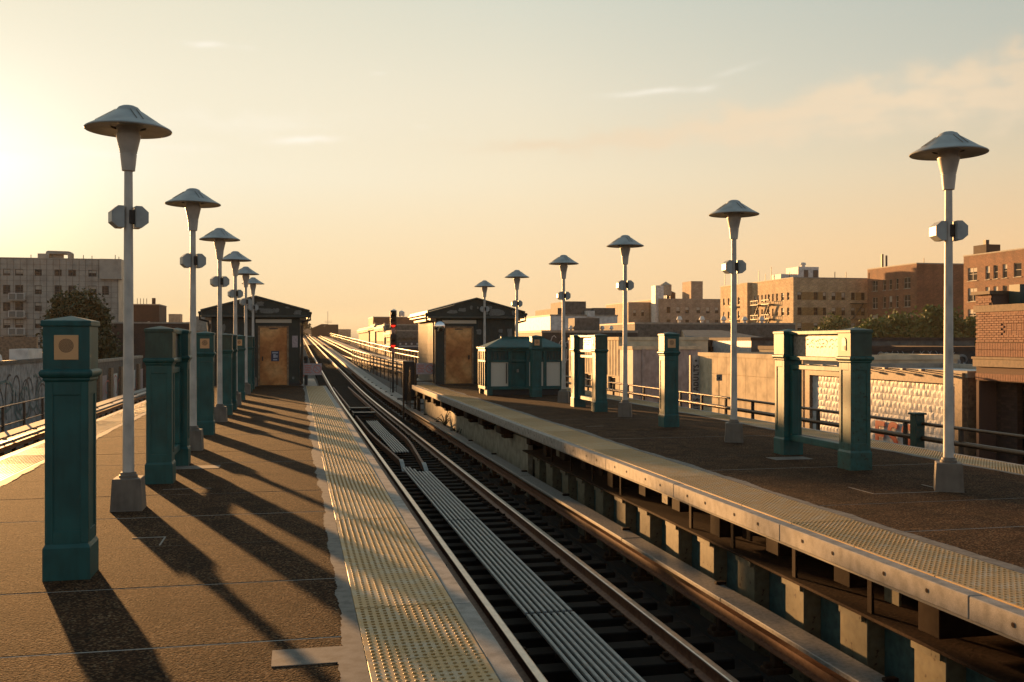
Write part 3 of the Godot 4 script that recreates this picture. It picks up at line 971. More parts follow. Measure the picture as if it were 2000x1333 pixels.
# ---------------------------------------------------------------- cabinet, huts, gates, signal
func build_cabinet() -> void:
	var t0 := 5.48
	var t1 := 7.8
	var s0 := 28.6
	var s1 := 29.85
	var o := thing("platform_cabinet", "low teal cabinet with beige panels, barred vents and a hipped lid", "cabinet", v(t0, 0, s0))
	var w := t1 - t0
	var d := s1 - s0
	part("plinth", o, M.black, Vector3(0.06, 0, -d + 0.05), Vector3(w - 0.06, 0.17, -0.06))
	for c in [[0.0, 0.0], [0.0, -d + 0.12], [w - 0.12, 0.0]]:
		part("corner_block", o, M.teal, Vector3(c[0] - 0.025, 0, c[1] - 0.14), Vector3(c[0] + 0.145, 0.21, c[1] + 0.02), 0.01)
	part("back_panel", o, M.teal, Vector3(0.02, 0.17, -d), Vector3(w - 0.02, 1.36, -0.09))
	for y in [[0.17, 0.27], [0.98, 1.04], [1.29, 1.37]]:
		part("rail", o, M.teal, Vector3(0.0, y[0], -0.09), Vector3(w, y[1], 0.0), 0.006)
		part("rail", o, M.teal, Vector3(-0.06, y[0], -d + 0.02), Vector3(0.018, y[1], -0.09), 0.006)
	for x in [0.0, 0.62, 1.15, 1.68, 2.2]:
		part("stile", o, M.teal, Vector3(x, 0.27, -0.088), Vector3(x + 0.1, 1.29, 0.004), 0.006)
	for x in [[0.1, 0.62], [1.25, 1.68], [1.78, 2.2]]:
		part("beige_panel", o, M.beige, Vector3(x[0], 0.27, -0.085), Vector3(x[1], 0.98, -0.03))
		part("vent", o, M.vent_dark, Vector3(x[0], 1.04, -0.085), Vector3(x[1], 1.29, -0.05))
		for k in 4:
			var q: float = lerpf(x[0], x[1], (k + 0.6) / 4.2)
			part("vent_bar", o, M.teal, Vector3(q, 1.04, -0.05), Vector3(q + 0.02, 1.29, -0.02))
	part("panel", o, M.teal, Vector3(0.72, 0.27, -0.085), Vector3(1.15, 0.98, -0.05))
	for z in [-0.17, -0.5, -0.85, -1.2]:
		part("side_stile", o, M.teal, Vector3(-0.06, 0.27, z - 0.06), Vector3(0.018, 1.29, z), 0.006)
	for k in 8:
		part("side_bar", o, M.teal, Vector3(-0.04, 1.04, -0.24 - k * 0.11), Vector3(-0.01, 1.29, -0.215 - k * 0.11))
	put("padlock", box_mesh(Vector3(0.06, 0.09, 0.03), 0.01), M.plate, o, Vector3(0.9, 0.72, 0.0))
	part("hasp", o, M.post_dark, Vector3(0.55, 0.35, -0.03), Vector3(0.575, 0.95, 0.012))
	part("cornice", o, M.teal, Vector3(-0.1, 1.37, -d - 0.05), Vector3(w + 0.08, 1.43, 0.07), 0.012)
	var st := new_st()
	var a := [Vector3(-0.05, 1.43, 0.03), Vector3(w + 0.04, 1.43, 0.03), Vector3(w + 0.04, 1.43, -d), Vector3(-0.05, 1.43, -d)]
	var r0 := Vector3(0.55, 1.70, -d * 0.5)
	var r1 := Vector3(w - 0.5, 1.70, -d * 0.5)
	quad(st, a[0], a[1], r1, r0, Vector3(0, 1, 1))
	quad(st, a[3], a[2], r1, r0, Vector3(0, 1, -1))
	tri(st, a[0], a[3], r0, Vector3(-1, 1, 0))
	tri(st, a[1], a[2], r1, Vector3(1, 1, 0))
	put("hipped_lid", st.commit(), M.teal, o)
	put("ridge_cap", bar_mesh(r0 + Vector3(-0.03, 0.005, 0), r1 + Vector3(0.03, 0.005, 0), 0.06), M.teal, o)

func blob_mesh(w: float, h: float, seed_: int) -> ArrayMesh:   # flat irregular patch of paint, 3 mm thick
	var r := RandomNumberGenerator.new()
	r.seed = seed_
	var pts := []
	for k in 14:
		var a := TAU * k / 14.0
		var q := r.randf_range(0.72, 1.1)
		pts.append(Vector2(clampf(cos(a) * 1.25, -1, 1) * w * 0.5 * q, clampf(sin(a) * 1.25, -1, 1) * h * 0.5 * q))
	var st := new_st()
	for k in 14:
		var p: Vector2 = pts[k]
		var q: Vector2 = pts[(k + 1) % 14]
		tri(st, Vector3(0, 0, 0.003), Vector3(p.x, p.y, 0.003), Vector3(q.x, q.y, 0.003), Vector3.BACK)
		quad(st, Vector3(p.x, p.y, 0.003), Vector3(q.x, q.y, 0.003), Vector3(q.x, q.y, 0), Vector3(p.x, p.y, 0), Vector3(p.x + q.x, p.y + q.y, 0))
	return st.commit()

func build_hut(label: String, tc: float, half: float, s0: float, depth: float, door0: float, door1: float, patches: Array) -> Node3D:
	var o := thing("station_hut", label, "hut", v(tc, 0, s0))
	var h := 2.46
	var ridge := 3.22
	var eave := half + 0.33
	part("wall", o, M.hut, Vector3(-half, 0, -depth), Vector3(half, h, -0.12))
	var d0 := door0 - tc
	var d1 := door1 - tc
	part("front_wall", o, M.hut, Vector3(-half, 0, -0.118), Vector3(d0 - 0.06, h, 0))
	part("front_wall", o, M.hut, Vector3(d1 + 0.06, 0, -0.118), Vector3(half, h, 0))
	part("front_wall", o, M.hut, Vector3(d0 - 0.06, 2.14, -0.118), Vector3(d1 + 0.06, h, 0))
	# vertical siding
	var st := new_st()
	var x := -half + 0.1
	while x < half:
		if x < d0 - 0.1 or x > d1 + 0.1:
			box(st, Vector3(x, h * 0.5, 0.008), Vector3(0.035, h, 0.016))
		x += 0.17
	put("siding", st.commit(), M.hut, o)
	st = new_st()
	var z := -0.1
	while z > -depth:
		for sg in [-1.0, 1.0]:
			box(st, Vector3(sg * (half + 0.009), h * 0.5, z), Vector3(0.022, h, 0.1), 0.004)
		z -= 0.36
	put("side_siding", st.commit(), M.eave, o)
	# roof: two sheets with thickness, closed gable with a deep fascia
	st = new_st()
	for sg in [-1.0, 1.0]:
		var a := Vector3(0, ridge, 0.28)
		var b := Vector3(sg * eave, ridge - 0.5, 0.28)
		var c := Vector3(sg * eave, ridge - 0.5, -depth - 0.3)
		var e := Vector3(0, ridge, -depth - 0.3)
		var dn := Vector3(0, -0.05, 0)
		quad(st, a, b, c, e, Vector3(sg * 0.3, 1, 0))
		quad(st, a + dn, b + dn, c + dn, e + dn, Vector3(0, -1, 0))
		quad(st, a, b, b + dn, a + dn, Vector3.BACK)
		quad(st, b, c, c + dn, b + dn, Vector3(sg, 0, 0))
	put("roof", st.commit(), M.hut_trim, o)
	var gable := new_st()
	var prof := [Vector2(-eave + 0.02, h + 0.02), Vector2(eave - 0.02, h + 0.02), Vector2(eave - 0.02, ridge - 0.555), Vector2(0, ridge - 0.055), Vector2(-eave + 0.02, ridge - 0.555)]
	sweep(gable, prof, [Vector3(0, 0, 0.2), Vector3(0, 0, -0.1)])
	put("gable", gable.commit(), M.hut, o)
	part("gable_rail", o, M.hut_trim, Vector3(-eave, h - 0.02, 0.06), Vector3(eave, h + 0.06, 0.24), 0.01)
	for sg in [-1.0, 1.0]:
		part("eave_board", o, M.hut_trim, Vector3(sg * (eave - 0.03), ridge - 0.72, -depth - 0.28), Vector3(sg * (eave + 0.02), ridge - 0.5, 0.26))
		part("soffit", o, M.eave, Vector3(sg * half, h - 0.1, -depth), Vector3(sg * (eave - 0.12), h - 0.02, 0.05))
		put("gutter", tube_mesh([Vector3(sg * (eave + 0.05), ridge - 0.62, 0.3), Vector3(sg * (eave + 0.05), ridge - 0.62, -depth - 0.3)], 0.05, 10), M.post_dark, o)
		put("downpipe", tube_mesh([Vector3(sg * (eave + 0.05), ridge - 0.64, 0.22), Vector3(sg * (eave + 0.04), ridge - 0.86, 0.22), Vector3(sg * (half + 0.1), ridge - 0.93, 0.1), Vector3(sg * (half + 0.08), ridge - 1.1, 0.06), Vector3(sg * (half + 0.08), 0.05, 0.06)], 0.04, 8), M.post_dark, o)
	# door
	part("lintel", o, M.beige, Vector3(d0 - 0.14, 2.25, 0.0), Vector3(d1 + 0.16, 2.38, 0.05), 0.006)
	for q in [[d0 - 0.06, d0], [d1, d1 + 0.06]]:
		part("door_jamb", o, M.door_frame, Vector3(q[0], 0, -0.06), Vector3(q[1], 2.14, 0.02), 0.004)
	part("door_head", o, M.door_frame, Vector3(d0, 2.09, -0.06), Vector3(d1, 2.139, 0.018))
	var door := part("door", o, M.door, Vector3(d0 + 0.004, 0.015, -0.05), Vector3(d1 - 0.004, 2.085, -0.012), 0.003)
	put("door_closer_mark", blob_mesh(0.34, 0.05, 5), M.frame_dark, door, Vector3(0.0, 0.99, 0.019))
	for p in patches:
		put("paint_patch", blob_mesh(p[2], p[3], int(p[0] * 31 + p[1] * 17) + 90), M.patch, o, Vector3(p[0], p[1], 0.202 if p[1] > h + 0.1 else 0.018))
	part("skirting", o, M.black, Vector3(-half - 0.01, 0, 0.0), Vector3(d0 - 0.06, 0.1, 0.02))
	part("skirting", o, M.black, Vector3(d1 + 0.06, 0, 0.0), Vector3(half + 0.01, 0.1, 0.02))
	return o

func gate_sign(o: Node3D, at: Vector3, turn: float) -> void:
	var p := put("sign_panel", box_mesh(Vector3(0.66, 0.42, 0.012), 0.003), M.notice, o, at, turn)
	for k in 5:
		put("red_line", box_mesh(Vector3([0.26, 0.22, 0.27, 0.2, 0.24][k], 0.022, 0.003)), M.sign_red, p, Vector3(-0.16, 0.13 - k * 0.062, 0.0075))
	var st := new_st()
	for k in 24:
		var a := TAU * k / 24.0
		var b := TAU * (k + 1) / 24.0
		var c := Vector3(0.17, 0, 0.0085)
		quad(st, c + Vector3(cos(a), sin(a), 0) * 0.125, c + Vector3(cos(b), sin(b), 0) * 0.125, c + Vector3(cos(b), sin(b), 0) * 0.145, c + Vector3(cos(a), sin(a), 0) * 0.145, Vector3.BACK)
	box(st, Vector3(0.17, 0, 0.0075), Vector3(0.016, 0.26, 0.002), 0.0, Basis(Vector3.BACK, 0.8))
	put("red_ring", st.commit(), M.sign_red, p)
	st = new_st()
	for q in [[0.17, 0.06, 0.03, 0.03, 0.0], [0.17, 0.01, 0.034, 0.075, 0.05], [0.155, -0.055, 0.018, 0.075, -0.3], [0.188, -0.055, 0.018, 0.075, 0.35], [0.148, 0.01, 0.012, 0.06, -0.5], [0.192, 0.01, 0.012, 0.06, 0.5]]:
		box(st, Vector3(q[0], q[1], 0.007), Vector3(q[2], q[3], 0.001), 0.0, Basis(Vector3.BACK, q[4]))
	put("walking_figure", st.commit(), M.poster_print, p)

func build_station_ends() -> void:
	var a := build_hut("dark green gabled hut with a blue poster on its rusty door", -1.4, 1.53, 36.65, 5.5, -1.27, -0.32, [[0.15, 2.93, 0.3, 0.15], [0.36, 2.68, 0.55, 0.2], [0.7, 2.69, 0.24, 0.16], [-0.05, 2.7, 0.24, 0.2], [1.45, 2.62, 0.3, 0.18], [1.1, 2.8, 0.14, 0.07], [-1.2, 2.02, 0.28, 0.36]])
	var door := a.get_node("door")
	var po := put("poster", box_mesh(Vector3(0.28, 0.37, 0.004)), M.poster, door, Vector3(0.06, 0.01, 0.022))
	for q in [[0.0, 0.12, 0.2, 0.05], [-0.02, 0.0, 0.09, 0.13], [0.06, -0.01, 0.05, 0.09], [0.0, -0.13, 0.14, 0.05]]:
		put("poster_print", box_mesh(Vector3(q[2], q[3], 0.002)), M.poster_print, po, Vector3(q[0], q[1], 0.003))
	put("door_handle", box_mesh(Vector3(0.05, 0.16, 0.05), 0.012), M.post_dark, door, Vector3(-0.38, -0.08, 0.035))
	put("wall_notice", box_mesh(Vector3(0.2, 0.42, 0.008)), M.notice, a, Vector3(1.36, 1.58, 0.022))
	put("sticker", box_mesh(Vector3(0.07, 0.09, 0.006)), M.patch, a, Vector3(1.3, 0.27, 0.022))
	var b := build_hut("dark green gabled hut with ribbed sunlit side and a bare rusty door", 6.56, 1.5, 36.65, 5.2, 5.44, 6.42, [[-0.9, 2.68, 0.4, 0.14], [-0.55, 2.76, 0.3, 0.14], [-0.2, 2.84, 0.1, 0.16], [0.05, 2.84, 0.07, 0.1], [0.25, 2.84, 0.06, 0.1], [0.5, 2.86, 0.2, 0.12], [0.75, 2.66, 0.6, 0.28], [0.35, 2.68, 0.2, 0.2], [0.12, 1.95, 0.2, 0.2], [0.95, 1.98, 0.16, 0.14], [0.95, 1.75, 0.12, 0.2], [1.3, 1.9, 0.2, 0.34], [1.5, 2.68, 0.3, 0.2]])
	put("door_handle", box_mesh(Vector3(0.06, 0.16, 0.05), 0.012), M.post_dark, b.get_node("door"), Vector3(0.38, -0.06, 0.035))
	# loose bench slats leaning by the door
	var rack := thing("slatted_rack", "small pale slatted rack standing by the bare rusty door", "rack", v(6.62, 0, 36.42))
	for x in [0.0, 0.26]:
		part("upright", rack, M.plate, Vector3(x, 0, -0.03), Vector3(x + 0.035, 0.95, 0.0))
	for k in 5:
		part("slat", rack, M.plate, Vector3(0.035, 0.16 + k * 0.17, -0.028), Vector3(0.26, 0.2 + k * 0.17, -0.004))
	# convex mirror
	var m := thing("convex_mirror", "round convex mirror bracketed to the corner of the ribbed hut", "mirror", v(5.16, 2.13, 36.25))
	var prof := []
	for k in 9:
		var an := 0.75 * k / 8.0
		prof.append([sin(an) / sin(0.75) * 0.2, cos(an) * 0.29 - 0.21])
	prof.reverse()
	var mm := put("mirror_dome", lathe_mesh(prof, 32), M.mirror, m)
	mm.rotation = Vector3(PI * 0.5 + 0.1, 0, 0)
	var rim := put("rim", lathe_mesh([[0.2, -0.02], [0.215, -0.015], [0.215, 0.01], [0.198, 0.012]], 32), M.post_dark, m)
	rim.rotation = Vector3(PI * 0.5 + 0.1, 0, 0)
	put("arm", bar_mesh(Vector3(0, 0, -0.02), Vector3(0.03, 0.02, -0.42), 0.035), M.post_dark, m)
	# gates at the platform ends
	var g := thing("end_gate", "pink warning sign with a ringed walker on a gate beside the poster-door hut", "gate", v(0.2, 0, 36.75))
	part("post", g, M.handrail, Vector3(-0.06, 0, -0.05), Vector3(0.0, 0.98, 0.05))
	part("red_edge", g, M.sign_red, Vector3(0.01, 0.32, -0.03), Vector3(0.085, 0.8, 0.02))
	part("closer_post", g, M.black, Vector3(0.09, -0.02, -0.1), Vector3(0.21, 1.0, 0.0), 0.03)
	put("spring_housing", lathe_mesh([[0.0, -0.08], [0.06, -0.07], [0.08, 0.0], [0.06, 0.07], [0.0, 0.08]], 12), M.black, g, Vector3(0.14, 0.98, -0.05))
	gate_sign(g, Vector3(0.38, 0.58, 0.03), 0.0)
	var g2 := thing("end_gate", "pink warning sign with a ringed walker on the gate beside a black cupboard", "gate", v(4.3, 0, 37.0))
	for x in [0.02, 0.76]:
		part("post", g2, M.handrail, Vector3(x, -1.2, -0.03), Vector3(x + 0.05, 0.86, 0.03))
	for y in [0.1, -0.3]:
		put("gate_rail", tube_mesh([Vector3(0.05, y, 0), Vector3(0.76, y, 0)], 0.02, 8), M.handrail, g2)
	gate_sign(g2, Vector3(0.4, 0.57, 0.045), 0.0)
	var cb := thing("relay_cupboard", "black trackside cupboard with a sunlit edge at the platform's end", "cupboard", v(3.96, -1.5, 37.5))
	part("body", cb, M.black, Vector3(0.03, 0.85, -0.35), Vector3(0.5, 2.32, 0.0), 0.01)
	part("edge_post", cb, M.handrail, Vector3(-0.03, 0.0, -0.06), Vector3(0.03, 2.34, 0.02))
	part("top", cb, M.plate, Vector3(-0.02, 2.32, -0.37), Vector3(0.53, 2.345, 0.02))
	part("leg", cb, M.post_dark, Vector3(0.42, 0.0, -0.3), Vector3(0.48, 0.85, -0.24))
	# steps down to the track with curved handrails
	var stp := thing("track_stairs", "dark stairs with thin bright handrails dropping to the track at the platform end", "stairs", v(4.15, -1.5, 36.5))
	for k in 5:
		part("tread", stp, M.iron, Vector3(0.0, 0.25 * k, -0.3 - 0.26 * (4 - k)), Vector3(0.6, 0.25 * k + 0.03, -0.05 - 0.26 * (4 - k)))
	for y in [0.55, 1.05]:
		put("handrail", tube_mesh([Vector3(-0.05, y + 1.1, 0.0), Vector3(-0.05, y + 0.9, -0.35), Vector3(-0.05, y + 0.3, -1.2), Vector3(-0.05, y + 0.22, -1.5)], 0.018, 6), M.handrail, stp)
	for k in 4:
		part("baluster", stp, M.handrail, Vector3(-0.065, 0.0, -0.4 * k - 0.03), Vector3(-0.035, 2.05 - 0.27 * k, -0.4 * k))
	# signal mast
	var sg := thing("signal_mast", "tall black signal mast with two red lights beside the tracks", "signal", v(4.78, -1.56, 50.33))
	put("pole", tube_mesh([Vector3.ZERO, Vector3(0, 4.6, 0)], 0.055, 10), M.black, sg)
	part("foot", sg, M.iron, Vector3(-0.3, 0, -0.3), Vector3(0.3, 0.18, 0.3), 0.03)
	for y in [[3.83, 4.70, 3.96], [2.82, 3.5, 2.95]]:
		var hd := part("signal_head", sg, M.black, Vector3(-0.15, y[0], -0.02), Vector3(0.15, y[1], 0.14), 0.02)
		for k in (3 if y[0] > 3 else 2):
			var yy: float = y[2] + k * 0.27 - (y[0] + y[1]) * 0.5
			var lit := k == 0
			var lens := put("lens", lathe_mesh([[0.105, 0.0], [0.09, 0.03], [0.05, 0.045], [0.0, 0.05]], 18), M.red_lens if lit else M.glass, hd, Vector3(0, yy, 0.085))
			lens.rotation.x = PI * 0.5
			var hood := put("hood", prism_mesh([Vector2(-0.12, 0.0), Vector2(-0.11, 0.09), Vector2(0.0, 0.13), Vector2(0.11, 0.09), Vector2(0.12, 0.0), Vector2(0.1, 0.0), Vector2(0.0, 0.11), Vector2(-0.1, 0.0)], 0.0, 0.12), M.black, hd, Vector3(0, yy, 0.085))
		put("number_plate", box_mesh(Vector3(0.2, 0.22, 0.01)), M.plate, sg, Vector3(0, y[0] - 0.14, 0.1))
	for k in 14:
		put("ladder_rung", box_mesh(Vector3(0.3, 0.02, 0.02)), M.post_dark, sg, Vector3(0.02, 0.5 + k * 0.3, -0.2))
	for x in [-0.13, 0.17]:
		part("ladder_side", sg, M.post_dark, Vector3(x, 0.3, -0.21), Vector3(x + 0.025, 4.5, -0.19))
	for y in [3.96, 2.95]:
		var li := OmniLight3D.new()
		li.name = "signal_light"
		li.light_color = Color(1.0, 0.2, 0.12)
		li.light_energy = 0.02
		li.omni_range = 12.0
		li.omni_attenuation = 2.0
		li.light_size = 0.1
		li.shadow_enabled = true
		add_child(li, true)
		li.position = v(4.78, -1.56 + y, 50.33) + Vector3(0, 0, 0.32)

func build_weed() -> void:
	var o := thing("weed", "small dark weed arching over the track wall beside the cream end wall", "weed", v(4.36, -0.95, 29.6))
	var r := RandomNumberGenerator.new()
	r.seed = 8
	for k in 9:
		var a := r.randf() * TAU
		var out := Vector3(cos(a), 0, sin(a)) * r.randf_range(0.15, 0.4)
		var up := r.randf_range(0.2, 0.5)
		put("leaf", tube_mesh([Vector3.ZERO, out * 0.4 + Vector3(0, up * 0.7, 0), out * 0.8 + Vector3(0, up, 0), out * 1.25 + Vector3(0, up * 0.8, 0)], 0.022, 5, 0.006), M.leaf_stem, o)
	var g := thing("weed", "low dark tuft of weeds along the foot of the cream end wall", "weed", v(4.36, -0.95, 27.4))
	for k in 10:
		var out := Vector3(r.randf_range(-0.12, 0.12), 0, r.randf_range(-0.8, 0.8))
		put("leaf", tube_mesh([out * 0.8, out + Vector3(0, r.randf_range(0.05, 0.14), 0.02), out * 1.15 + Vector3(0, r.randf_range(0.08, 0.16), 0)], 0.018, 5, 0.006), M.leaf_stem, g)

# ---------------------------------------------------------------- buildings
# wall with real openings, in its own axes: x along the wall, y up, z outwards
func wall_mesh(w: float, h: float, wins: Array, depth: float) -> ArrayMesh:
	var st := new_st()
	var xs := [0.0, w]
	var ys := [0.0, h]
	for q in wins:
		for x in [q[0], q[2]]:
			if not xs.has(x):
				xs.append(x)
		for y in [q[1], q[3]]:
			if not ys.has(y):
				ys.append(y)
	xs.sort()
	ys.sort()
	for i in xs.size() - 1:
		for j in ys.size() - 1:
			var cx: float = (xs[i] + xs[i + 1]) * 0.5
			var cy: float = (ys[j] + ys[j + 1]) * 0.5
			var open := false
			for q in wins:
				if cx > q[0] and cx < q[2] and cy > q[1] and cy < q[3]:
					open = true
					break
			if not open:
				quad(st, Vector3(xs[i], ys[j], 0), Vector3(xs[i], ys[j + 1], 0), Vector3(xs[i + 1], ys[j + 1], 0), Vector3(xs[i + 1], ys[j], 0), Vector3.BACK)
	for q in wins:
		var a := Vector3(q[0], q[1], 0)
		var b := Vector3(q[2], q[1], 0)
		var c := Vector3(q[2], q[3], 0)
		var d := Vector3(q[0], q[3], 0)
		var z := Vector3(0, 0, -depth)
		quad(st, a, b, b + z, a + z, Vector3.UP)
		quad(st, d, c, c + z, d + z, Vector3.DOWN)
		quad(st, a, d, d + z, a + z, Vector3.RIGHT)
		quad(st, b, c, c + z, b + z, Vector3.LEFT)
	return st.commit()

func window_unit(root: Node3D, q: Array, depth: float, place: Callable, turn: float, m_frame: Material, m_sill: Material, blind: float) -> void:
	var w: float = q[2] - q[0]
	var h: float = q[3] - q[1]
	var key := "window %.2f %.2f" % [w, h]
	if not shapes.has(key):
		var st := new_st()
		var f := 0.07
		for b in [[Vector3(0, h * 0.5 - f * 0.5, 0), Vector3(w, f, 0.06)], [Vector3(0, -h * 0.5 + f * 0.5, 0), Vector3(w, f, 0.06)], [Vector3(-w * 0.5 + f * 0.5, 0, 0), Vector3(f, h - 2 * f, 0.06)], [Vector3(w * 0.5 - f * 0.5, 0, 0), Vector3(f, h - 2 * f, 0.06)], [Vector3(0, 0.02, 0.01), Vector3(w - 2 * f, f, 0.05)]]:
			box(st, b[0], b[1])
		if w > 1.7:
			box(st, Vector3(0, 0, 0.012), Vector3(0.09, h - 2 * f, 0.05))
		shapes[key] = st.commit()
	var o := put("window", shapes[key], m_frame, root, place.call(Vector3((q[0] + q[2]) * 0.5, (q[1] + q[3]) * 0.5, -depth + 0.04)), turn)
	put("pane", box_mesh(Vector3(w - 0.04, h - 0.04, 0.012)), M.glass, o, Vector3(0, 0, -0.015))
	if blind > 0.0:
		put("blind", box_mesh(Vector3(w - 0.16, h * blind, 0.01)), M.blind, o, Vector3(0, h * 0.5 - h * blind * 0.5 - 0.07, 0.004))
	if m_sill:
		put("sill", box_mesh(Vector3(w + 0.16, 0.1, 0.2)), m_sill, o, Vector3(0, -h * 0.5 - 0.05, depth - 0.02))

# sides: {"side_wall" / "front_wall" / "far_wall": windows as [from, bottom, to, top] measured along the wall and in world heights}
# left: face towards -x, measured by s; front: face towards the camera, measured by t; right: face towards +x, measured by s
func building(called: String, label: String, t0: float, t1: float, s0: float, s1: float, y1: float, m: Material, faces := {}, o := {}) -> Node3D:
	var y0: float = o.get("base", -7.0)
	var root := thing(called, label, o.get("category", "building"), v((t0 + t1) * 0.5, y0, (s0 + s1) * 0.5), 0.0, o.get("group", ""))
	var off := -root.position
	var depth: float = o.get("depth", 0.2)
	var mf: Material = o.get("frame", M.frame_dark)
	var r := RandomNumberGenerator.new()
	r.seed = int(t0 * 13 + s0 * 7)
	for side in ["left", "front", "right", "back"]:
		var turn: float = {"left": -PI * 0.5, "front": 0.0, "right": PI * 0.5, "back": PI}[side]
		var origin: Vector3 = {"left": v(t0, y0, s1), "front": v(t0, y0, s0), "right": v(t1, y0, s0), "back": v(t1, y0, s1)}[side]
		var w := (t1 - t0) if side in ["front", "back"] else (s1 - s0)
		var wins := []
		for q in faces.get(side, []):
			if side == "left":
				wins.append([s1 - maxf(q[0], q[2]), q[1] - y0, s1 - minf(q[0], q[2]), q[3] - y0])
			elif side == "right":
				wins.append([minf(q[0], q[2]) - s0, q[1] - y0, maxf(q[0], q[2]) - s0, q[3] - y0])
			else:
				wins.append([q[0] - t0, q[1] - y0, q[2] - t0, q[3] - y0])
		var mm: Material = o.get(side, m)
		put("wall", wall_mesh(w, y1 - y0, wins, depth), mm, root, origin + off, turn)
		var place := func(p: Vector3) -> Vector3: return origin + off + Basis(Vector3.UP, turn) * p
		for q in wins:
			window_unit(root, q, depth, place, turn, mf, o.get("sill", null), [0.0, 0.45, 0.0, 0.6, 0.3][r.randi() % 5] if o.get("blinds", true) else 0.0)
	var st := new_st()
	var lip: float = o.get("parapet", 0.5)
	quad(st, v(t0, y1 - lip, s0) + off, v(t1, y1 - lip, s0) + off, v(t1, y1 - lip, s1) + off, v(t0, y1 - lip, s1) + off, Vector3.UP)
	put("roof", st.commit(), o.get("roof", M.roof_grey), root)
	var c: float = o.get("coping", 0.25)
	var cm: Material = o.get("coping_mat", M.stone)
	for e in [[t0 - 0.06, t1 + 0.06, s0 - 0.06, s0 + c], [t0 - 0.06, t1 + 0.06, s1 - c, s1 + 0.06], [t0 - 0.06, t0 + c, s0 + c, s1 - c], [t1 - c, t1 + 0.06, s0 + c, s1 - c]]:
		part("coping", root, cm, v(e[0], y1 - 0.12, e[2]) + off, v(e[1], y1 + 0.08, e[3]) + off)
	return root

func lump(root: Node3D, called: String, m: Material, t0: float, t1: float, s0: float, s1: float, y0: float, y1: float) -> MeshInstance3D:
	return part(called, root, m, v(t0, y0, s0) - root.position, v(t1, y1, s1) - root.position)

func rod(root: Node3D, t: float, s: float, y0: float, y1: float, w := 0.08) -> void:
	part("antenna", root, M.frame_dark, v(t - w * 0.5, y0, s) - root.position, v(t + w * 0.5, y1, s + w) - root.position)

func water_tank(root: Node3D, t: float, s: float, y0: float, y1: float, r: float, m: Material) -> void:
	var at := v(t, 0, s) - root.position
	var h := y1 - y0
	put("water_tank", lathe_mesh([[0.0, y0 + h * 0.35], [r, y0 + h * 0.35], [r, y0 + h * 0.82], [r * 1.08, y0 + h * 0.82], [0.0, y1]], 16), m, root, at)
	for k in 4:
		var a := PI * 0.5 * k + 0.6
		put("tank_leg", bar_mesh(Vector3(cos(a) * r * 0.8, y0, sin(a) * r * 0.8), Vector3(cos(a) * r * 0.8, y0 + h * 0.36, sin(a) * r * 0.8), 0.18), M.frame_dark, root, at)

# spray-painted scrawl on a wall: ribbons in the wall's own axes (x along, y up, z out)
func scrawl(root: Node3D, at: Vector3, turn: float, w: float, h: float, count: int, thick: float, m: Material, seed_: int) -> void:
	var r := RandomNumberGenerator.new()
	r.seed = seed_
	var st := new_st()
	for k in count:
		var c := Vector2((k + 0.5) / count * w + r.randf_range(-0.2, 0.2) * w / count, h * 0.5 + r.randf_range(-0.08, 0.08) * h)
		var pts := []
		var a0 := r.randf() * TAU
		var turns := r.randf_range(0.5, 1.4) * (1 if r.randf() < 0.5 else -1)
		var rx := w / count * r.randf_range(0.35, 0.75)
		var ry := h * r.randf_range(0.25, 0.46)
		for i in 15:
			var f := i / 14.0
			var a := a0 + f * turns * TAU
			var q := 1.0 - 0.35 * sin(f * 5.0 + k)
			pts.append(c + Vector2(cos(a) * rx * q + (f - 0.5) * rx * 0.5, sin(a) * ry * q))
		for i in 14:
			var p: Vector2 = pts[i]
			var q: Vector2 = pts[i + 1]
			var d := (q - p).normalized() * thick * 0.25
			var nn := Vector2(-d.y, d.x) * 2.0
			p -= d
			q += d
			var z := 0.006 + 0.001 * (k % 4)
			quad(st, Vector3(p.x + nn.x, p.y + nn.y, z), Vector3(q.x + nn.x, q.y + nn.y, z), Vector3(q.x - nn.x, q.y - nn.y, z), Vector3(p.x - nn.x, p.y - nn.y, z), Vector3.BACK)
	put("graffiti", st.commit(), m, root, at - root.position, turn)

func lettering(root: Node3D, text: String, at: Vector3, turn: Basis, height: float, m: Material, bold := true) -> void:
	var f := SystemFont.new()
	f.font_names = PackedStringArray(["Droid Sans"])
	f.font_weight = 700 if bold else 400
	var t := TextMesh.new()
	t.text = text
	t.font = f
	t.font_size = 64
	t.pixel_size = height / 46.0
	t.depth = 0.02
	t.horizontal_alignment = HORIZONTAL_ALIGNMENT_CENTER
	t.vertical_alignment = VERTICAL_ALIGNMENT_CENTER
	var o := put("lettering", t, m, root, at - root.position)
	o.basis = turn

